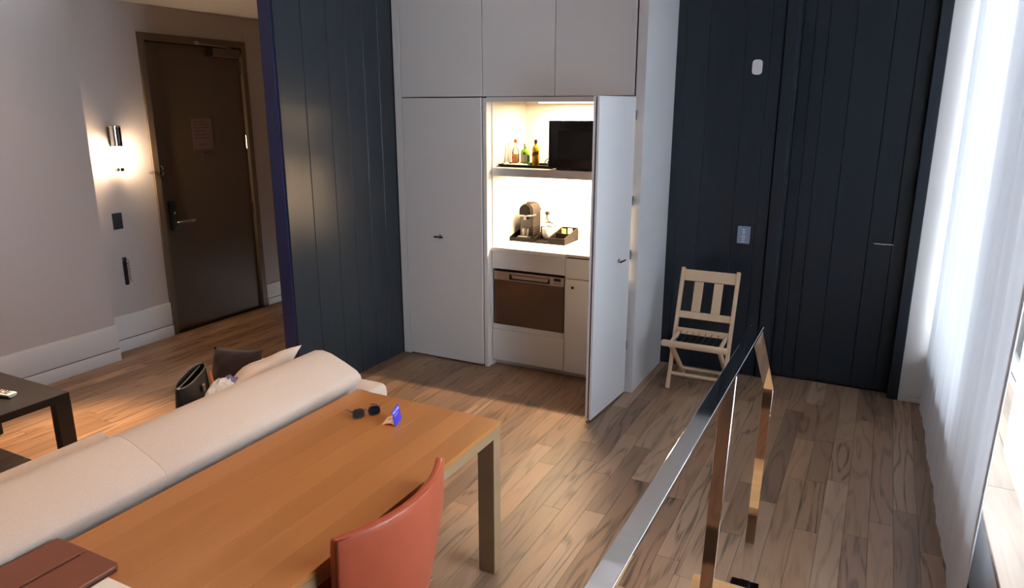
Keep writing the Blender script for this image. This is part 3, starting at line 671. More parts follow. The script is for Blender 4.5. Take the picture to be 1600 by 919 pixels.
# packets in front of the bottles
def packet(name, label, x, y, L_, W_, H_, rz, m, m2):
    t = thing(name, label, 'packet', (x, y, ZB), (0, 0, R(rz)))
    bm = nb(); n = 10; w = 6
    top = [[bm.verts.new((-L_ / 2 + L_ * i / n, -W_ / 2 + W_ * j / w, 0.002 + H_ * (math.sin(PI * i / n) ** 0.6) * (math.sin(PI * j / w) ** 0.7) * (0.8 + 0.25 * math.sin(i * 2.1 + j)))) for j in range(w + 1)] for i in range(n + 1)]
    bot = [[bm.verts.new((v.co.x, v.co.y, 0.0)) for v in row] for row in top]
    for g_, fl in ((top, 0), (bot, 1)):
        for i in range(n):
            for j in range(w): bm.faces.new((g_[i][j], g_[i + 1][j], g_[i + 1][j + 1], g_[i][j + 1]))
    for i in range(n):
        for j in (0, w): bm.faces.new((top[i][j], top[i + 1][j], bot[i + 1][j], bot[i][j]))
    for j in range(w):
        for i in (0, n): bm.faces.new((top[i][j], top[i][j + 1], bot[i][j + 1], bot[i][j]))
    mk('wrapper', bm, m, t, local=True, smooth=True)
    bm = nb(); box(bm, -L_ * 0.16, L_ * 0.10, -W_ / 2 - 0.001, -W_ / 2 + 0.001, 0.001, H_ * 0.45); mk('printed_band', bm, m2, t, local=True)
    return t
packet('snack_packet', 'long cream packet lying in front of the green bottle', -2.395, 4.785, 0.20, 0.055, 0.024, -4, M['napkin'], M['napkin_b'])
packet('sugar_packet', 'small cream packet with red print at the tray end', -2.490, 4.775, 0.060, 0.045, 0.030, 50, M['napkin'], M['napkin_b'])
# glass cup with a dark handle beside the microwave
t = thing('glass_cup', 'small clear glass cup with a curved dark handle', 'cup', (-2.165, 4.85, ZB))
bm = nb(); lathe(bm, [(0, 0), (0.022, 0), (0.026, 0.035), (0.026, 0.040), (0.0235, 0.040), (0.020, 0.004), (0, 0.004)], 18); mk('cup_body', bm, M['clear'], t, local=True, smooth=50)
bm = nb(); tube(bm, [(-0.025, -0.012, 0.012), (-0.038, -0.018, 0.022), (-0.036, -0.018, 0.042), (-0.018, -0.012, 0.055), (0.004, -0.012, 0.056)], 0.0035, 8); mk('handle', bm, M['label_d'], t, local=True, smooth=True)
# wall sockets in the niche
def socket(name, x, z, label, plug):
    t = thing(name, label, 'socket', (x, 5.204, z))
    bx('plate', (x - 0.036, x + 0.036, 5.1985, 5.2045, z - 0.055, z + 0.055), M['plastic'], t, 0.002)
    for dz in (0.02, -0.02):
        for dx in (-0.007, 0.007): bx('slot', (x + dx - 0.0015, x + dx + 0.0015, 5.1975, 5.1984, z + dz - 0.006, z + dz + 0.006), M['key'], t)
    return t
socket('wall_socket', -2.235, 1.605, 'white wall socket beside the microwave', False)
socket('wall_socket', -2.325, 1.115, 'white wall socket behind the coffee machine', True)

# ---- things on the worktop
ZC = 0.9365
ct = thing('coffee_tray', 'dark brown serving tray with raised compartments on the worktop', 'tray', (-2.31, 5.05, ZC))
bx('base', (-2.540, -2.075, 4.925, 5.195, ZC, ZC + 0.014), M['tray'], ct, 0.002, 1)
# machine bay: side walls that rise to the back
for x0 in (-2.541, -2.338):
    bm = nb(); prism(bm, [(4.925, ZC + 0.0143), (5.194, ZC + 0.0143), (5.194, ZC + 0.085), (4.925, ZC + 0.034)], x0, x0 + 0.009, 'x'); mk('bay_wall', bm, M['tray'], ct)
bx('bay_wall', (-2.5315, -2.3385, 4.925, 4.933, ZC + 0.0143, ZC + 0.030), M['tray'], ct)
bx('bay_wall', (-2.5315, -2.3385, 5.186, 5.194, ZC + 0.0143, ZC + 0.085), M['tray'], ct)
# condiment box with sloped sides
for x0 in (-2.212, -2.084):
    bm = nb(); prism(bm, [(4.925, ZC + 0.0143), (5.194, ZC + 0.0143), (5.194, ZC + 0.098), (4.925, ZC + 0.050)], x0, x0 + 0.009, 'x'); mk('box_wall', bm, M['tray_l'], ct)
for y0, h in ((4.925, 0.050), (5.050, 0.068), (5.186, 0.098)):
    bx('box_wall', (-2.2028, -2.0842, y0, y0 + 0.008, ZC + 0.0143, ZC + h), M['tray'], ct)
# coffee machine
cm = thing('coffee_machine', 'titanium grey capsule coffee machine with a chrome lever', 'coffee machine', (-2.435, 5.06, ZC + 0.0148))
def arch(w, h, n=12, r=None):
    r = r or w / 2
    return [(-w / 2, 0), (w / 2, 0)] + [(r * math.cos(PI * i / n), h - r + r * math.sin(PI * i / n)) for i in range(n + 1)]
bm = nb(); prism(bm, arch(0.108, 0.275), -0.055, 0.085, 'y'); mk('shell', bm, M['coffee_grey'], cm, local=True, smooth=30)
bm = nb(); prism(bm, [(x, z + 0.175) for x, z in arch(0.096, 0.094)], -0.085, -0.0555, 'y'); mk('brew_head', bm, M['tray'], cm, local=True, smooth=30)
bm = nb(); prism(bm, [(-0.048, 0.028), (0.048, 0.028), (0.048, 0.174), (-0.048, 0.174)], -0.0575, -0.0555, 'y'); mk('front_plate', bm, M['appl'], cm, local=True)
bm = nb(); box(bm, -0.050, 0.050, -0.128, -0.0585, 0.0, 0.024); bev(bm, 0.008, 2); mk('drip_tray', bm, M['key'], cm, local=True)
bx_ = nb(); box(bx_, -0.040, 0.040, -0.120, -0.066, 0.0242, 0.028); mk('drip_grid', bx_, M['chrome_s'], cm, local=True)
bm = nb(); lathe(bm, [(0, 0.028), (0.022, 0.028), (0.027, 0.085), (0.025, 0.085), (0.020, 0.032), (0, 0.032)], 16, 0.008, -0.092); mk('clear_cup', bm, M['clear'], cm, local=True, smooth=40)  # clear cup shape under the spout
bm = nb(); cyl(bm, (0, -0.078, 0.150), (0, -0.078, 0.1745), 0.012, 12); mk('spout', bm, M['chrome_s'], cm, local=True)
bm = nb(); tube(bm, [(-0.058, -0.01, 0.185), (-0.060, -0.075, 0.184), (-0.040, -0.098, 0.184), (0.0, -0.104, 0.184), (0.040, -0.098, 0.184), (0.060, -0.075, 0.184), (0.058, -0.01, 0.185)], [0.006, 0.006, 0.007, 0.008, 0.007, 0.006, 0.006], 8); mk('lever', bm, M['chrome'], cm, local=True, smooth=50)
bm = nb(); box(bm, 0.0542, 0.0585, -0.052, 0.082, 0.0, 0.011); bev(bm, 0.003, 2)
rib0 = mk('side_rib', bm, M['coffee_grey'], cm, local=True)
for i in range(8):
    rb = rib0 if i == 0 else rib0.copy()
    if i:
        COL.objects.link(rb); rb.parent = cm
    rb.location = (0, 0, 0.028 + i * 0.0185)
bm = nb(); box(bm, -0.040, 0.046, 0.0855, 0.118, 0.02, 0.205); bev(bm, 0.008, 2); mk('water_tank', bm, M['ceramic'], cm, local=True)
bm = nb(); box(bm, -0.042, 0.048, 0.0855, 0.120, 0.2055, 0.222); bev(bm, 0.004, 1); mk('tank_lid', bm, M['tray_l'], cm, local=True)
bm = nb(); prism(bm, [(-0.022, 0.2755), (0.022, 0.2755), (0.016, 0.281), (-0.016, 0.281)], -0.03, 0.04, 'y'); mk('capsule_flap', bm, M['coffee_grey'], cm, local=True)
t = thing('power_cord', 'black power cord plugged in behind the coffee machine', 'cord', (-2.31, 5.19, 1.10))
bm = nb(); cyl(bm, (-2.335, 5.165, 1.135), (-2.335, 5.1972, 1.135), 0.015, 12); mk('plug', bm, M['blind'], t)
bm = nb(); tube(bm, [(-2.335, 5.166, 1.130), (-2.331, 5.158, 1.10), (-2.315, 5.155, 1.075), (-2.275, 5.155, 1.055), (-2.255, 5.160, 1.042), (-2.275, 5.165, 1.030), (-2.335, 5.165, 1.034)], 0.0035, 6); mk('cable', bm, M['blind'], t, smooth=True)
t = thing('coffee_bowl', 'white ceramic cup between the machine and the condiment box', 'cup', (-2.272, 5.055, ZC + 0.0148))
bm = nb(); lathe(bm, [(0, 0), (0.030, 0), (0.042, 0.020), (0.047, 0.055), (0.048, 0.084), (0.0455, 0.084), (0.043, 0.055), (0.038, 0.022), (0, 0.008)], 24); mk('cup_body', bm, M['ceramic'], t, local=True, smooth=50)
bm = nb(); lathe(bm, [(0.041, 0.0845), (0.0485, 0.0845), (0.0485, 0.0875), (0.041, 0.0875)], 24); mk('rim', bm, M['ceramic'], t, local=True)
for i, (nm, lb, x, y, z, sx, sy, sz, m) in enumerate([
        ('sugar_sachet', 'yellow sachet standing at the back of the condiment box', -2.172, 5.135, 0.062, 0.035, 0.012, 0.050, M['yellow']),
        ('tea_sachet', 'tan sachet standing beside the yellow sachet', -2.122, 5.140, 0.062, 0.040, 0.012, 0.058, M['tan']),
        ('cream_pod', 'silver creamer pod in the condiment box middle', -2.165, 5.090, 0.050, 0.036, 0.030, 0.016, M['silver']),
        ('cream_pod', 'second silver creamer pod beside the box side wall', -2.118, 5.085, 0.050, 0.034, 0.030, 0.016, M['silver'])]):
    bm = nb(); box(bm, x - sx / 2, x + sx / 2, y - sy / 2, y + sy / 2, ZC + 0.0148, ZC + z + sz * 0.6); bev(bm, 0.004, 2)
    o = mk(nm, bm, m, None, smooth=40); tag(o, lb, 'sachet' if 'sachet' in nm else 'creamer', 'supplies in the condiment box')

# ================================================================== WALL FITTINGS
t = thing('wall_sconce', 'chrome and glass wall sconce glowing beside the entrance door', 'wall lamp', (-5.415, 3.655, 1.46))
def halfcyl(bm, r, z0, z1, n=20, cx=-5.345, cy=3.668):
    return lathe(bm, [(0, z0), (r, z0), (r, z1), (0, z1)], n, cx, cy)
bx('back_plate', (-5.4145, -5.408, 3.650, 3.680, 1.66, 1.80), M['chrome_s'], t, 0.002, 1)
bx('bracket', (-5.4078, -5.345, 3.658, 3.678, 1.70, 1.74), M['chrome_s'], t)
bm = nb(); halfcyl(bm, 0.034, 1.652, 1.800); mk('upper_tube', bm, M['chrome_s'], t, smooth=40)
bm = nb(); halfcyl(bm, 0.041, 1.492, 1.648); mk('diffuser', bm, M['bulb'], t, smooth=40)
bm = nb(); halfcyl(bm, 0.037, 1.462, 1.490); mk('lower_cap', bm, M['chrome'], t, smooth=40)
bm = nb(); halfcyl(bm, 0.050, 1.802, 1.810); mk('top_cap', bm, M['chrome_s'], t, smooth=40)
bm = nb()
lathe(bm, [(0.0455, 1.652), (0.0475, 1.652), (0.0475, 1.7995), (0.0455, 1.7995), (0.0455, 1.652)], 24, -5.345, 3.668)
mk('glass_sleeve', bm, M['glass'], t, smooth=40)
sw = bx('light_switch', (-5.4148, -5.408, 3.597, 3.680, 1.000, 1.130), M['switch'], None, 0.002, 1); tag(sw, 'dark grey light switch plate below the sconce', 'switch')
t = thing('key_holder', 'black key strip with a paper tag hanging on the hall wall', 'key holder', (-5.41, 3.65, 0.54))
bx('strip', (-5.4148, -5.400, 3.632, 3.662, 0.540, 0.735), M['key'], t, 0.002, 1)
bx('clip', (-5.4148, -5.396, 3.634, 3.660, 0.736, 0.768), M['key'], t, 0.003)
bm = nb(); tube(bm, [(-5.398, 3.655, 0.752), (-5.392, 3.672, 0.745), (-5.395, 3.676, 0.725), (-5.397, 3.664, 0.712), (-5.398, 3.652, 0.722)], 0.0025, 6); mk('key_ring', bm, M['chrome_s'], t)
tgp = bx('tag', (-5.4145, -5.411, 3.664, 3.694, 0.552, 0.722), M['tagpaper'], t)
for i in range(8):
    z = 0.575 + i * 0.0165; w = (0.016, 0.012, 0.016, 0.010, 0.016, 0.013, 0.016, 0.012)[i]
    bx('printed_mark', (-5.4108, -5.4104, 3.679 - w / 2, 3.679 + w / 2, z, z + 0.004 + 0.004 * (i % 2)), M['brown_ink'], tgp)

th = thing('thermostat', 'white rounded sensor on the black board wall', 'thermostat', (-0.84, 5.298, 2.16))
bm = nb(); box(bm, -0.872, -0.808, 5.278, 5.2995, 2.163, 2.260); bev(bm, 0.022, 4, [e for e in bm.edges if abs(e.verts[0].co.y - e.verts[1].co.y) > 0.01]); mk('case', bm, M['plastic'], th, smooth=40)
bm = nb(); box(bm, -0.862, -0.818, 5.2765, 5.2778, 2.174, 2.249); bev(bm, 0.016, 4, [e for e in bm.edges if abs(e.verts[0].co.y - e.verts[1].co.y) > 0.001]); mk('face', bm, M['ceramic'], th)
kp = thing('wall_keypad', 'pale blue keypad plate on the black board wall above the folding chair', 'keypad', (-0.84, 5.298, 0.99))
bx('plate', (-0.884, -0.796, 5.290, 5.2995, 0.997, 1.123), M['keypad'], kp, 0.002, 1)
for i, (z, w) in enumerate([(1.098, 0.022), (1.082, 0.022), (1.066, 0.016), (1.048, 0.034), (1.031, 0.022), (1.014, 0.024)]):
    bx('button', (-0.840 - w / 2, -0.840 + w / 2, 5.2885, 5.2898, z - 0.003, z + 0.003), M['white_ink'], kp)

# ================================================================== FOLDING CHAIR
fc = thing('folding_chair', 'pale beech wooden folding chair against the black board wall', 'chair', (-1.0, 4.9, 0))
XL, XR = -1.196, -0.812
def post(xc):
    bm = nb(); beam(bm, (xc, 4.775, 0.004), (xc, 5.055, 0.835), 0.024, 0.042, (0, 1, 0)); bev(bm, 0.004, 2); return bm
for xc in (XL, XR): mk('back_post', post(xc), M['beech'], fc)
def on_post(z): return 4.775 + (5.055 - 4.775) * (z - 0.004) / 0.831
def rail(name, z, h, d=0.020, dy=0.0):
    y = on_post(z) + dy; s = Vector((0, 0.28, 0.831)).normalized()
    bm = nb(); beam(bm, (XL + 0.0122, y, z), (XR - 0.0122, y, z), d, h, s); bev(bm, 0.003, 1); mk(name, bm, M['beech'], fc)
rail('top_rail', 0.785, 0.080); rail('lower_rail', 0.515, 0.050, 0.024); rail('seat_rear_rail', 0.405, 0.046)
for xc in (-1.073, -0.936):
    bm = nb(); beam(bm, (xc, on_post(0.540), 0.540), (xc, on_post(0.744), 0.744), 0.062, 0.012, (0, 1, 0)); bev(bm, 0.002, 1); mk('back_slat', bm, M['beech'], fc)
bm = nb(); box(bm, -1.228, -0.780, 4.638, 4.682, 0.357, 0.400); bev(bm, 0.014, 3); mk('seat_front_rail', bm, M['beech'], fc, smooth=40)
for xc in (XL + 0.027, XR - 0.027):
    bm = nb(); beam(bm, (xc, 4.684, 0.372), (xc, on_post(0.395) - 0.012, 0.392), 0.020, 0.030); bev(bm, 0.003, 1); mk('seat_side', bm, M['beech'], fc)
    bm = nb(); beam(bm, (xc, 4.700, 0.355), (xc, 5.130, 0.004), 0.022, 0.040, (0, 1, 0)); bev(bm, 0.004, 1); mk('leg', bm, M['beech'], fc)
for i in range(8):
    xx = -1.155 + i * 0.0435
    bm = nb(); tube(bm, [(xx - 0.012, 4.680, 0.384), (xx - 0.004, 4.75, 0.376), (xx + 0.002, 4.83, 0.378), (xx + 0.004, on_post(0.40) - 0.008, 0.406)], 0.0022, 6); mk('seat_rod', bm, M['wire'], fc, smooth=True)
bm = nb(); cyl(bm, (XL + 0.012, on_post(0.11), 0.11), (XR - 0.012, on_post(0.11), 0.11), 0.013, 12); mk('stretcher', bm, M['beech'], fc, smooth=40)
bm = nb(); yr = 4.700 + 0.43 * (0.355 - 0.075) / 0.351; cyl(bm, (XL + 0.038, yr, 0.075), (XR - 0.038, yr, 0.075), 0.012, 12); mk('stretcher', bm, M['beech'], fc, smooth=40)

# ================================================================== DINING TABLE
ZTB = 0.696
tb = thing('dining_table', 'amber oak dining table standing behind the beige sofa', 'table', (-1.66, 1.35, 0))
XA, XB = -2.036, -1.290; nbd = 7; wB = (XB - XA) / nbd
for i in range(nbd):
    bx('top_board', (XA + i * wB + 0.0002, XA + (i + 1) * wB - 0.0002, 0.10, 2.414, ZTB - 0.022, ZTB), M['table'], tb, 0.0006, 1)
for b in ((XB - 0.022, XB, 0.10, 2.414, 0.634, ZTB - 0.0222), (XA, XA + 0.022, 0.10, 2.414, 0.634, ZTB - 0.0222), (XA + 0.0222, XB - 0.0222, 2.392, 2.414, 0.634, ZTB - 0.0222), (XA + 0.0222, XB - 0.0222, 0.10, 0.122, 0.634, ZTB - 0.0222)):
    bx('apron', b, M['table_edge'], tb)
for xa, xb in ((XB - 0.078, XB), (XA, XA + 0.078)):
    for ya, yb in ((2.356, 2.414), (0.10, 0.158)):
        bx('leg', (xa, xb, ya, yb, 0.001, 0.6338), M['table_edge'], tb, 0.002, 1)

# things on the table
t = thing('sunglasses', 'dark tortoise sunglasses lying on the amber table', 'sunglasses', (-1.800, 2.188, ZTB + 0.0015), (0, 0, R(56)))
def lens_shape(s):
    p = []
    for i in range(20):
        a = 2 * PI * i / 20; ca, sa = math.cos(a), math.sin(a)
        p.append((s * (0.034 + 0.025 * math.copysign(abs(ca) ** 0.65, ca)), 0.021 + 0.0195 * math.copysign(abs(sa) ** 0.7, sa)))
    return p
tilt = Matrix.Rotation(R(-17), 4, 'X')
for s in (-1, 1):
    p = lens_shape(s)
    bm = nb(); prism(bm, p, -0.001, 0.001, 'y'); xf(bm, tilt); mk('lens', bm, M['lens'], t, local=True)
    bm = nb(); tube(bm, [(x, 0, z) for x, z in p + p[:1]], 0.0022, 6, cap=False); xf(bm, tilt); mk('rim', bm, M['sg_frame'], t, local=True, smooth=True)
    bm = nb(); tube(bm, [tilt @ Vector((s * 0.060, 0, 0.032)), (s * 0.063, 0.014, 0.031), (s * 0.061, 0.075, 0.016), (s * 0.054, 0.115, 0.003)], 0.0024, 6); mk('temple', bm, M['sg_frame'], t, local=True, smooth=True)
bm = nb(); tube(bm, [tilt @ Vector(v) for v in ((-0.010, 0, 0.030), (0, 0, 0.034), (0.010, 0, 0.030))], 0.0025, 6); mk('bridge', bm, M['sg_frame'], t, local=True)

t = thing('tent_card', 'small folded card with a blue upright panel and white lettering on the table', 'card', (-1.640, 2.168, ZTB + 0.0005), (0, 0, R(108)))
# local: +x runs along the blue panel base (away from the camera), the loop lies on local +y
bm = nb(); prism(bm, [(0, 0.0), (0.0015, 0.0), (0.0135, 0.066), (0.012, 0.066)], -0.004, 0.080, 'x'); 
pb = mk('blue_panel', bm, M['blue_card'], t, local=True)
loop = [(0.0, 0.0), (0.018, 0.010), (0.036, 0.010), (0.058, 0.001)]
bm = nb(); prism(bm, [(0.002, 0.004), (0.020, 0.014), (0.038, 0.0125), (0.060, 0.0025), (0.060, 0.0012), (0.038, 0.011), (0.020, 0.0125), (0.003, 0.003)], 0.0, 0.078, 'x'); mk('folded_flap', bm, M['cream_card'], t, local=True)
bm = nb(); prism(bm, [(0.002, 0.0), (0.060, 0.0), (0.060, 0.001), (0.002, 0.001)], 0.0, 0.078, 'x'); mk('lower_flap', bm, M['orange_card'], t, local=True)
for (yy, xx) in ((0.024, 0.036), (0.034, 0.030)):
    bm = nb(); box(bm, xx, xx + 0.008, yy, yy + 0.006, 0.0145, 0.0147); mk('printed_mark', bm, M['brown_ink'], t, local=True)
fcu = D.curves.new('card_lettering', 'FONT'); fcu.body = 'WELCOME'; fcu.size = 0.0155; fcu.align_x = 'CENTER'; fcu.extrude = 0.0002
fo = D.objects.new('lettering', fcu); COL.objects.link(fo); fo.parent = pb; fcu.materials.append(M['white_ink'])
ta = math.atan2(0.012, 0.066)
tme = D.meshes.new_from_object(fo); D.objects.remove(fo)
tme.materials.clear(); tme.materials.append(M['white_ink'])
fo = D.objects.new('lettering', tme); COL.objects.link(fo); fo.parent = pb
fo.location = (0.038, 0.0085, 0.0475); fo.rotation_euler = (R(90) - ta, 0, 0)
bm = nb(); box(bm, 0.012, 0.055, 0.0058, 0.0062, 0.0375, 0.0390); mk('small_lettering', bm, M['white_ink'], pb, local=True)

t = thing('leather_folder', 'brown leather folder lying at the sofa edge of the table', 'folder', (-1.92, 0.86, ZTB + 0.001))
bm = nb(); box(bm, -2.046, -1.775, 0.66, 1.056, ZTB + 0.001, ZTB + 0.0075); bev(bm, 0.014, 3, [e for e in bm.edges if abs(e.verts[0].co.z - e.verts[1].co.z) > 0.004]); mk('back_cover', bm, M['leather_e'], t)
bm = nb(); box(bm, -2.048, -1.772, 0.66, 1.058, ZTB + 0.0078, ZTB + 0.020); bev(bm, 0.015, 3, [e for e in bm.edges if abs(e.verts[0].co.z - e.verts[1].co.z) > 0.008]); bev(bm, 0.003, 2, [e for e in bm.edges if e.calc_face_angle(0) > 0.9]); mk('front_cover', bm, M['leather_b'], t)
bm = nb(); box(bm, -1.912, -1.906, 0.66, 1.030, ZTB + 0.0202, ZTB + 0.0212); mk('flap_edge', bm, M['leather_e'], t)
bm = nb(); box(bm, -2.044, -1.912, 0.66, 1.050, ZTB + 0.0201, ZTB + 0.0245); bev(bm, 0.002, 1); mk('cover_flap', bm, M['leather_b'], t)
o = bx('note_card', (-1.770, -1.600, 0.80, 1.018, ZTB + 0.0008, ZTB + 0.003), M['paper'], None, 0.001, 1); tag(o, 'white card on the table beside the leather folder', 'card')

# ================================================================== LEATHER DINING CHAIR
lc = thing('leather_chair', 'russet leather dining chair with a curved back at the table', 'chair', (-1.45, 1.59, 0))
def back_x(v, z):     # v: -1..1 along the back, z height
    return -1.140 - 0.075 * v * v - 0.06 * (0.80 - z) * 0.6
bm = nb(); nv, nz = 16, 10; outer = []; inner = []
for i in range(nv + 1):
    v = -1 + 2 * i / nv; co = []; ci = []
    for j in range(nz + 1):
        s = j / nz; z = 0.40 + 0.40 * s
        wid = 0.275 * (0.62 + 0.38 * min(1, (s / 0.55)) ** 0.7)
        y = 1.593 + v * wid
        x = back_x(v, z)
        th = 0.034 if s < 0.999 else 0.030
        co.append(bm.verts.new((x, y, z))); ci.append(bm.verts.new((x - th, y * 1.0 + (-v) * 0.006, z)))
    outer.append(co); inner.append(ci)
for i in range(nv):
    for j in range(nz):
        bm.faces.new((outer[i][j], outer[i + 1][j], outer[i + 1][j + 1], outer[i][j + 1]))
        bm.faces.new((inner[i][j], inner[i][j + 1], inner[i + 1][j + 1], inner[i + 1][j]))
    bm.faces.new((outer[i][nz], outer[i + 1][nz], inner[i + 1][nz], inner[i][nz])); bm.faces.new((outer[i][0], inner[i][0], inner[i + 1][0], outer[i + 1][0]))
for i in (0, nv):
    for j in range(nz): bm.faces.new((outer[i][j], outer[i][j + 1], inner[i][j + 1], inner[i][j]))
bmesh.ops.recalc_face_normals(bm, faces=bm.faces)
rim = [e for e in bm.edges if len(e.link_faces) == 2 and e.calc_face_angle(0) > 0.9]
bev(bm, 0.009, 3, rim)
bk = mk('backrest', bm, M['leather'], lc, smooth=50)
pts = [(back_x(-1 + i / 8, 0.80) - 0.002, 1.593 + (-1 + i / 8) * 0.272, 0.797) for i in range(17)]
bm = nb(); tube(bm, pts, 0.0028, 6); mk('piping', bm, M['leather'], bk, smooth=True)
bm = nb(); box(bm, -1.66, -1.215, 1.41, 1.775, 0.40, 0.465); bev(bm, 0.022, 3); mk('seat', bm, M['leather'], lc, smooth=50)
for xa in (-1.64, -1.235):
    for ya in (1.42, 1.735):
        bx('leg', (xa, xa + 0.032, ya, ya + 0.032, 0.001, 0.3995), M['riser'], lc, 0.003, 1)

# ================================================================== SOFA
sf = thing('sofa', 'long beige fabric sofa with its back to the amber table', 'sofa', (-2.6, 1.2, 0))
SB = [(-2.105, 0.30), (-2.105, 0.40), (-2.102, 0.62), (-2.088, 0.672), (-2.066, 0.704), (-2.052, 0.726), (-2.056, 0.742), (-2.078, 0.762), (-2.14, 0.790), (-2.225, 0.822), (-2.275, 0.830), (-2.325, 0.822), (-2.360, 0.790), (-2.380, 0.74), (-2.400, 0.50), (-2.41, 0.30)]
def rounded_prism(bm, prof, y0, y1, r, seg=4, y_extra=0):
    """profile swept along y, shrunk at both ends so that the ends are rounded"""
    cx = sum(p[0] for p in prof) / len(prof); cz = 0.55; rings = []
    st = []
    for k in range(seg + 1):
        a = PI / 2 * k / seg; st.append((y0 + r * (1 - math.sin(a)), r * (1 - math.cos(a))))
    st = [(y0 + r * (1 - math.cos(a)), r * (1 - math.sin(a))) for a in [PI / 2 * k / seg for k in range(seg + 1)]]
    en = [(y1 - (y - y0), d) for y, d in reversed(st)]
    for y, d in st + en:
        ring = []
        for (x, z) in prof:
            dx, dz = cx - x, cz - z; L_ = math.hypot(dx, dz) or 1
            ring.append(bm.verts.new((x + dx / L_ * d, y, z + dz / L_ * d)))
        rings.append(ring)
    n = len(prof)
    for a, b in zip(rings, rings[1:]):
        for k in range(n): bm.faces.new((a[k], a[(k + 1) % n], b[(k + 1) % n], b[k]))
    bm.faces.new(rings[0][::-1]); bm.faces.new(rings[-1]); return bm
for (a, b) in ((1.43, 2.470), (0.05, 1.43)):
    bm = nb(); rounded_prism(bm, SB, a, b, 0.002); mk('back_cushion', bm, M['sofa'], sf, smooth=60)
CU = [(-2.415, 0.46), (-2.405, 0.70), (-2.42, 0.765), (-2.47, 0.785), (-2.53, 0.755), (-2.56, 0.66), (-2.58, 0.46)]
for (a, b) in ((0.05, 0.75), (0.755, 1.50)):
    bm = nb(); rounded_prism(bm, CU, a, b, 0.03); mk('lumbar_cushion', bm, M['sofa'], sf, smooth=60)
bx('base', (-3.02, -2.09, 0.0, 2.55, 0.08, 0.295), M['sofa'], sf, 0.02, 2)
for a, b in ((0.05, 1.30), (1.305, 2.55)):
    bx('seat_cushion', (-3.04, -2.415, a, b, 0.297, 0.455), M['sofa'], sf, 0.035, 3)
def arm(y0, y1):
    bm = nb(); box(bm, -3.03, -2.062, y0, y1, 0.08, 0.628)
    bev(bm, 0.035, 4, [e for e in bm.edges if e.calc_length() < 0.5 and abs(e.verts[0].co.y - e.verts[1].co.y) > 0.05 and max(v.co.z for v in e.verts) > 0.5])
    bev(bm, 0.012, 2, [e for e in bm.edges if e.calc_face_angle(0) > 1.2]); return bm
mk('arm', arm(2.555, 2.675), M['sofa'], sf, smooth=40)
mk('arm', arm(-0.13, -0.005), M['sofa'], sf, smooth=40)
for xa in (-2.96, -2.16):
    for ya in (0.04, 2.48): bx('foot', (xa, xa + 0.05, ya, ya + 0.05, 0.0005, 0.0795), M['riser'], sf)

# cushions and bags on the sofa
def pillow(name, label, cat, m, w, h, t_, mtx, wr=0.0, seed=1):
    rr = random.Random(seed); n = 18; bm = nb(); G = []
    for s in (1, -1):
        g = []
        for i in range(n + 1):
            row = []
            for j in range(n + 1):
                u = -1 + 2 * i / n; v = -1 + 2 * j / n
                f = max(0, (1 - abs(u) ** 2.6)) ** 0.55 * max(0, (1 - abs(v) ** 2.6)) ** 0.55
                pin = 1 - 0.07 * (1 - abs(u) ** 2) * abs(v) ** 3; pin2 = 1 - 0.07 * (1 - abs(v) ** 2) * abs(u) ** 3
                wz = wr * (math.sin(5 * u + 3 * v + seed) + 0.6 * math.sin(9 * u - 7 * v)) * f
                row.append(bm.verts.new((u * w / 2 * pin2, v * h / 2 * pin, s * t_ / 2 * f + wz)))
            g.append(row)
        for i in range(n):
            for j in range(n): bm.faces.new((g[i][j], g[i + 1][j], g[i + 1][j + 1], g[i][j + 1]))
        G.append(g)
    bmesh.ops.remove_doubles(bm, verts=bm.verts, dist=1e-5)
    xf(bm, mtx); o = mk(name, bm, m, None, smooth=True); tag(o, label, cat); return o
def frame(c, e1, e2):
    e1 = Vector(e1).normalized(); e2 = Vector(e2); e2 = (e2 - e1 * e2.dot(e1)).normalized(); e3 = e1.cross(e2)
    m = Matrix.Identity(4)
    for i, e in enumerate((e1, e2, e3)):
        for k in range(3): m[k][i] = e[k]
    return Matrix.Translation(c) @ m
pillow('cream_pillow', 'large cream pillow slumped against the sofa back', 'pillow', M['pillow'], 0.43, 0.47, 0.14,
       frame((-2.662, 2.355, 0.622), (0, 0.985, 0.17), (0.72, 0.28, 0.63)), 0.010, 4)
pillow('brown_pillow', 'dark brown velvet pillow behind the cream pillow', 'pillow', M['brown_pillow'], 0.34, 0.30, 0.12,
       frame((-2.875, 2.465, 0.590), (1, 0.05, 0.10), (0, 0.30, 0.95)), 0.006, 2)

# handbag
hb_ = thing('handbag', 'open black leather handbag with tan strap standing on the sofa', 'handbag', (-2.748, 2.10, 0.457), (0, 0, R(123)))
def bag_ring(L_, W_, z, bulge=0.0, n=24):
    out = []
    for i in range(n):
        a = 2 * PI * i / n; ca, sa = math.cos(a), math.sin(a)
        out.append((L_ / 2 * math.copysign(abs(ca) ** 0.6, ca), W_ / 2 * math.copysign(abs(sa) ** 1.1, sa), z))
    return out
bm = nb(); rings = []
for L_, W_, z in ((0.30, 0.10, 0.0), (0.33, 0.115, 0.01), (0.35, 0.11, 0.12), (0.34, 0.085, 0.23), (0.335, 0.072, 0.285)):
    rings.append([bm.verts.new(p) for p in bag_ring(L_, W_, z)])
for a, b in zip(rings, rings[1:]):
    for k in range(24): bm.faces.new((a[k], a[(k + 1) % 24], b[(k + 1) % 24], b[k]))
bm.faces.new(rings[0][::-1])
mk('bag_body', bm, M['bag'], hb_, local=True, smooth=60)
bm = nb(); rings = [[bm.verts.new(p) for p in bag_ring(L_, W_, z)] for L_, W_, z in ((0.327, 0.065, 0.285), (0.325, 0.075, 0.15), (0.30, 0.08, 0.02))]
for a, b in zip(rings, rings[1:]):
    for k in range(24): bm.faces.new((a[k], a[(k + 1) % 24], b[(k + 1) % 24], b[k]))
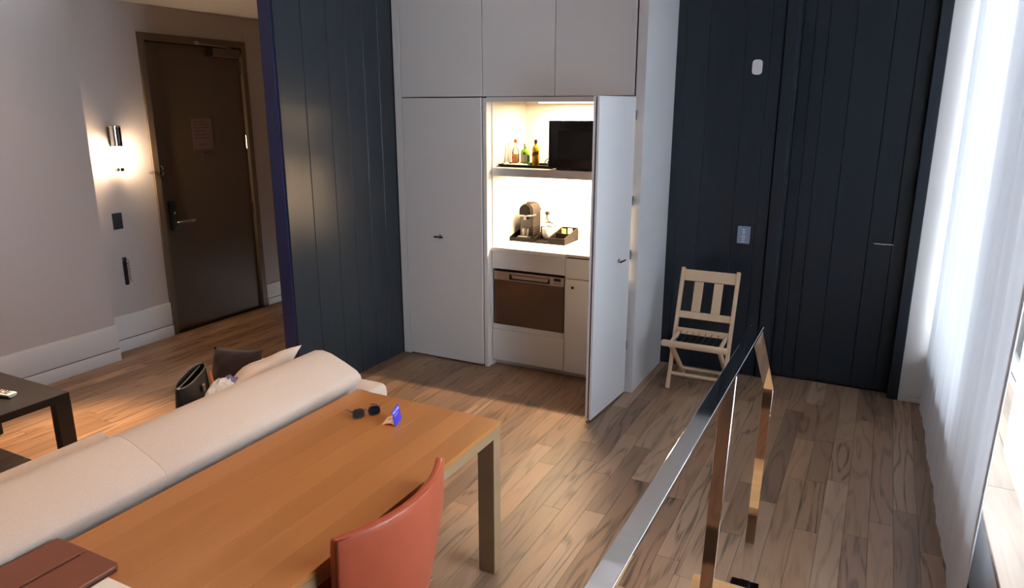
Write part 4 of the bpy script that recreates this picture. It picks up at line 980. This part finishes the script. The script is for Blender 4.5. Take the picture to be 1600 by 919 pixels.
bm.faces.new(rings[-1]); mk('lining', bm, M['bag_in'], hb_, local=True, smooth=60)
bm = nb(); p = bag_ring(0.335, 0.071, 0.287); tube(bm, p + p[:1], 0.0032, 6, cap=False); mk('top_piping', bm, M['bag_trim'], hb_, local=True, smooth=True)
bm = nb(); tube(bm, [(-0.15, 0.010, 0.280), (0.0, 0.012, 0.274), (0.15, 0.008, 0.280)], 0.004, 6); mk('zip_tape', bm, M['bag_trim'], hb_, local=True, smooth=True)
bm = nb(); lathe(bm, [(0, -0.006), (0.007, -0.004), (0.008, 0.0), (0.007, 0.004), (0, 0.006)], 10, -0.168, 0.0); xf(bm, Matrix.Translation((0, 0, 0.290))); mk('stud', bm, M['chrome_s'], hb_, local=True, smooth=True)
bm = nb(); box(bm, -0.012, 0.012, -0.056, -0.046, 0.205, 0.245); bev(bm, 0.004, 1); mk('clasp', bm, M['steel_light'], hb_, local=True)
bm = nb(); beam(bm, (0.120, -0.046, 0.262), (0.060, -0.105, 0.02), 0.036, 0.005, (0, 1, 0.1)); mk('tan_strap', bm, M['strap'], hb_, local=True, label='tan leather strap')
bm = nb(); beam(bm, (-0.172, -0.005, 0.255), (-0.205, 0.02, 0.02), 0.034, 0.006, (0, 1, 0)); mk('side_strap', bm, M['bag'], hb_, local=True)

# crinkled plastic bag
bm = nb(); bmesh.ops.create_icosphere(bm, subdivisions=3, radius=0.5); rr = random.Random(5)
for v in bm.verts:
    k = 1 + rr.uniform(-0.16, 0.16); v.co = Vector((v.co.x * 0.14 * k, v.co.y * 0.20 * k, max(-0.052, v.co.z * 0.17 * k)))
xf(bm, Matrix.Translation((-2.560, 2.110, 0.662)) @ Matrix.Rotation(R(20), 4, 'Z'))
zmin = min(v.co.z for v in bm.verts)
for v in bm.verts:
    if v.co.z < zmin + 0.02: v.co.z = 0.46
pl = thing('plastic_bag', 'crinkled clear plastic bag between the handbag and the cream pillow', 'plastic bag', (-2.56, 2.115, 0.46))
mk('film', bm, M['wrap'], pl)
bm = nb(); bmesh.ops.create_icosphere(bm, subdivisions=2, radius=0.035)
for v in bm.verts: v.co *= 1 + rr.uniform(-0.25, 0.25)
xf(bm, Matrix.Translation((-2.575, 2.175, 0.715))); mk('printed_corner', bm, M['wrap_b'], pl)

# ================================================================== COFFEE TABLE
co_ = thing('coffee_table', 'low black lacquered coffee table beside the white wall', 'coffee table', (-4.25, 1.55, 0))
ZK = 0.42; KX0, KX1, KY0, KY1 = -4.70, -3.884, 0.95, 2.190
bx('top', (KX0, KX1, KY0, KY1, ZK - 0.045, ZK), M['coffee'], co_, 0.003, 1)
for xa in (KX0, KX1 - 0.055):
    for ya in (KY0, KY1 - 0.085):
        bx('leg', (xa, xa + 0.055, ya, ya + 0.085, 0.0005, ZK - 0.0455), M['coffee'], co_, 0.002, 1)
rc = thing('remote_control', 'white remote control with coloured keys on the black coffee table', 'remote', (-4.165, 1.985, ZK + 0.0005), (0, 0, R(-80)))
bm = nb(); rounded = [(-0.026, 0.012), (-0.020, 0.002), (0.0, 0.0), (0.020, 0.002), (0.026, 0.012), (0.027, 0.022), (-0.027, 0.022)]
prism(bm, rounded, -0.105, 0.090, 'y'); bev(bm, 0.004, 2); mk('case', bm, M['plastic'], rc, local=True, smooth=40)
for i in range(8):
    for j in range(3):
        m = M['remote_c'] if (i * 3 + j) % 5 == 1 else (M['remote_b'] if (i + j) % 4 == 0 else M['ink'])
        bm = nb(); box(bm, -0.019 + j * 0.0145, -0.009 + j * 0.0145, -0.090 + i * 0.021, -0.077 + i * 0.021, 0.0222, 0.0245); mk('key', bm, m, rc, local=True)

# ================================================================== FILL_LAMPS (unseen fixtures of the spots above)
for i, (p, a, e, an) in enumerate(FILL_LAMPS):  # bodies for the added ceiling spots
    t = thing('added_ceiling_spotlight', 'added white ceiling spotlight over the %s' % ('coffee table', 'sofa', 'dining table')[i], 'spotlight', (p[0], p[1], p[2] + 0.03), group='added ceiling spotlights of the high room')
    bm = nb(); tube(bm, [(p[0], p[1], p[2] + 0.03), (p[0], p[1], p[2] + 0.16)], 0.05, 16); mk('can', bm, M['plastic'], t, smooth=40)
    bm = nb(); cyl(bm, (p[0], p[1], p[2] + 0.161), (p[0], p[1], 5.0), 0.010, 8); mk('stem', bm, M['plastic'], t)
    bm = nb(); cyl(bm, (p[0], p[1], p[2] + 0.022), (p[0], p[1], p[2] + 0.0295), 0.042, 16); mk('added_spot_lens', bm, M['added_spot_glow'], t)
t = thing('wall_spotlight', 'white wall spotlight above the coffee table', 'spotlight', (-5.12, 3.0, 2.9))
bm = nb(); cyl(bm, (-5.243, 3.0, 2.95), (-5.06, 3.0, 2.95), 0.010, 8); mk('arm', bm, M['plastic'], t)
bm = nb(); d = (Vector((-3.95, 2.15, 0)) - Vector((-5.02, 3.0, 2.86))).normalized(); c = Vector((-5.02, 3.0, 2.86)) - d * 0.03
cyl(bm, c, c - d * 0.10, 0.04, 16); mk('can', bm, M['plastic'], t, smooth=40)
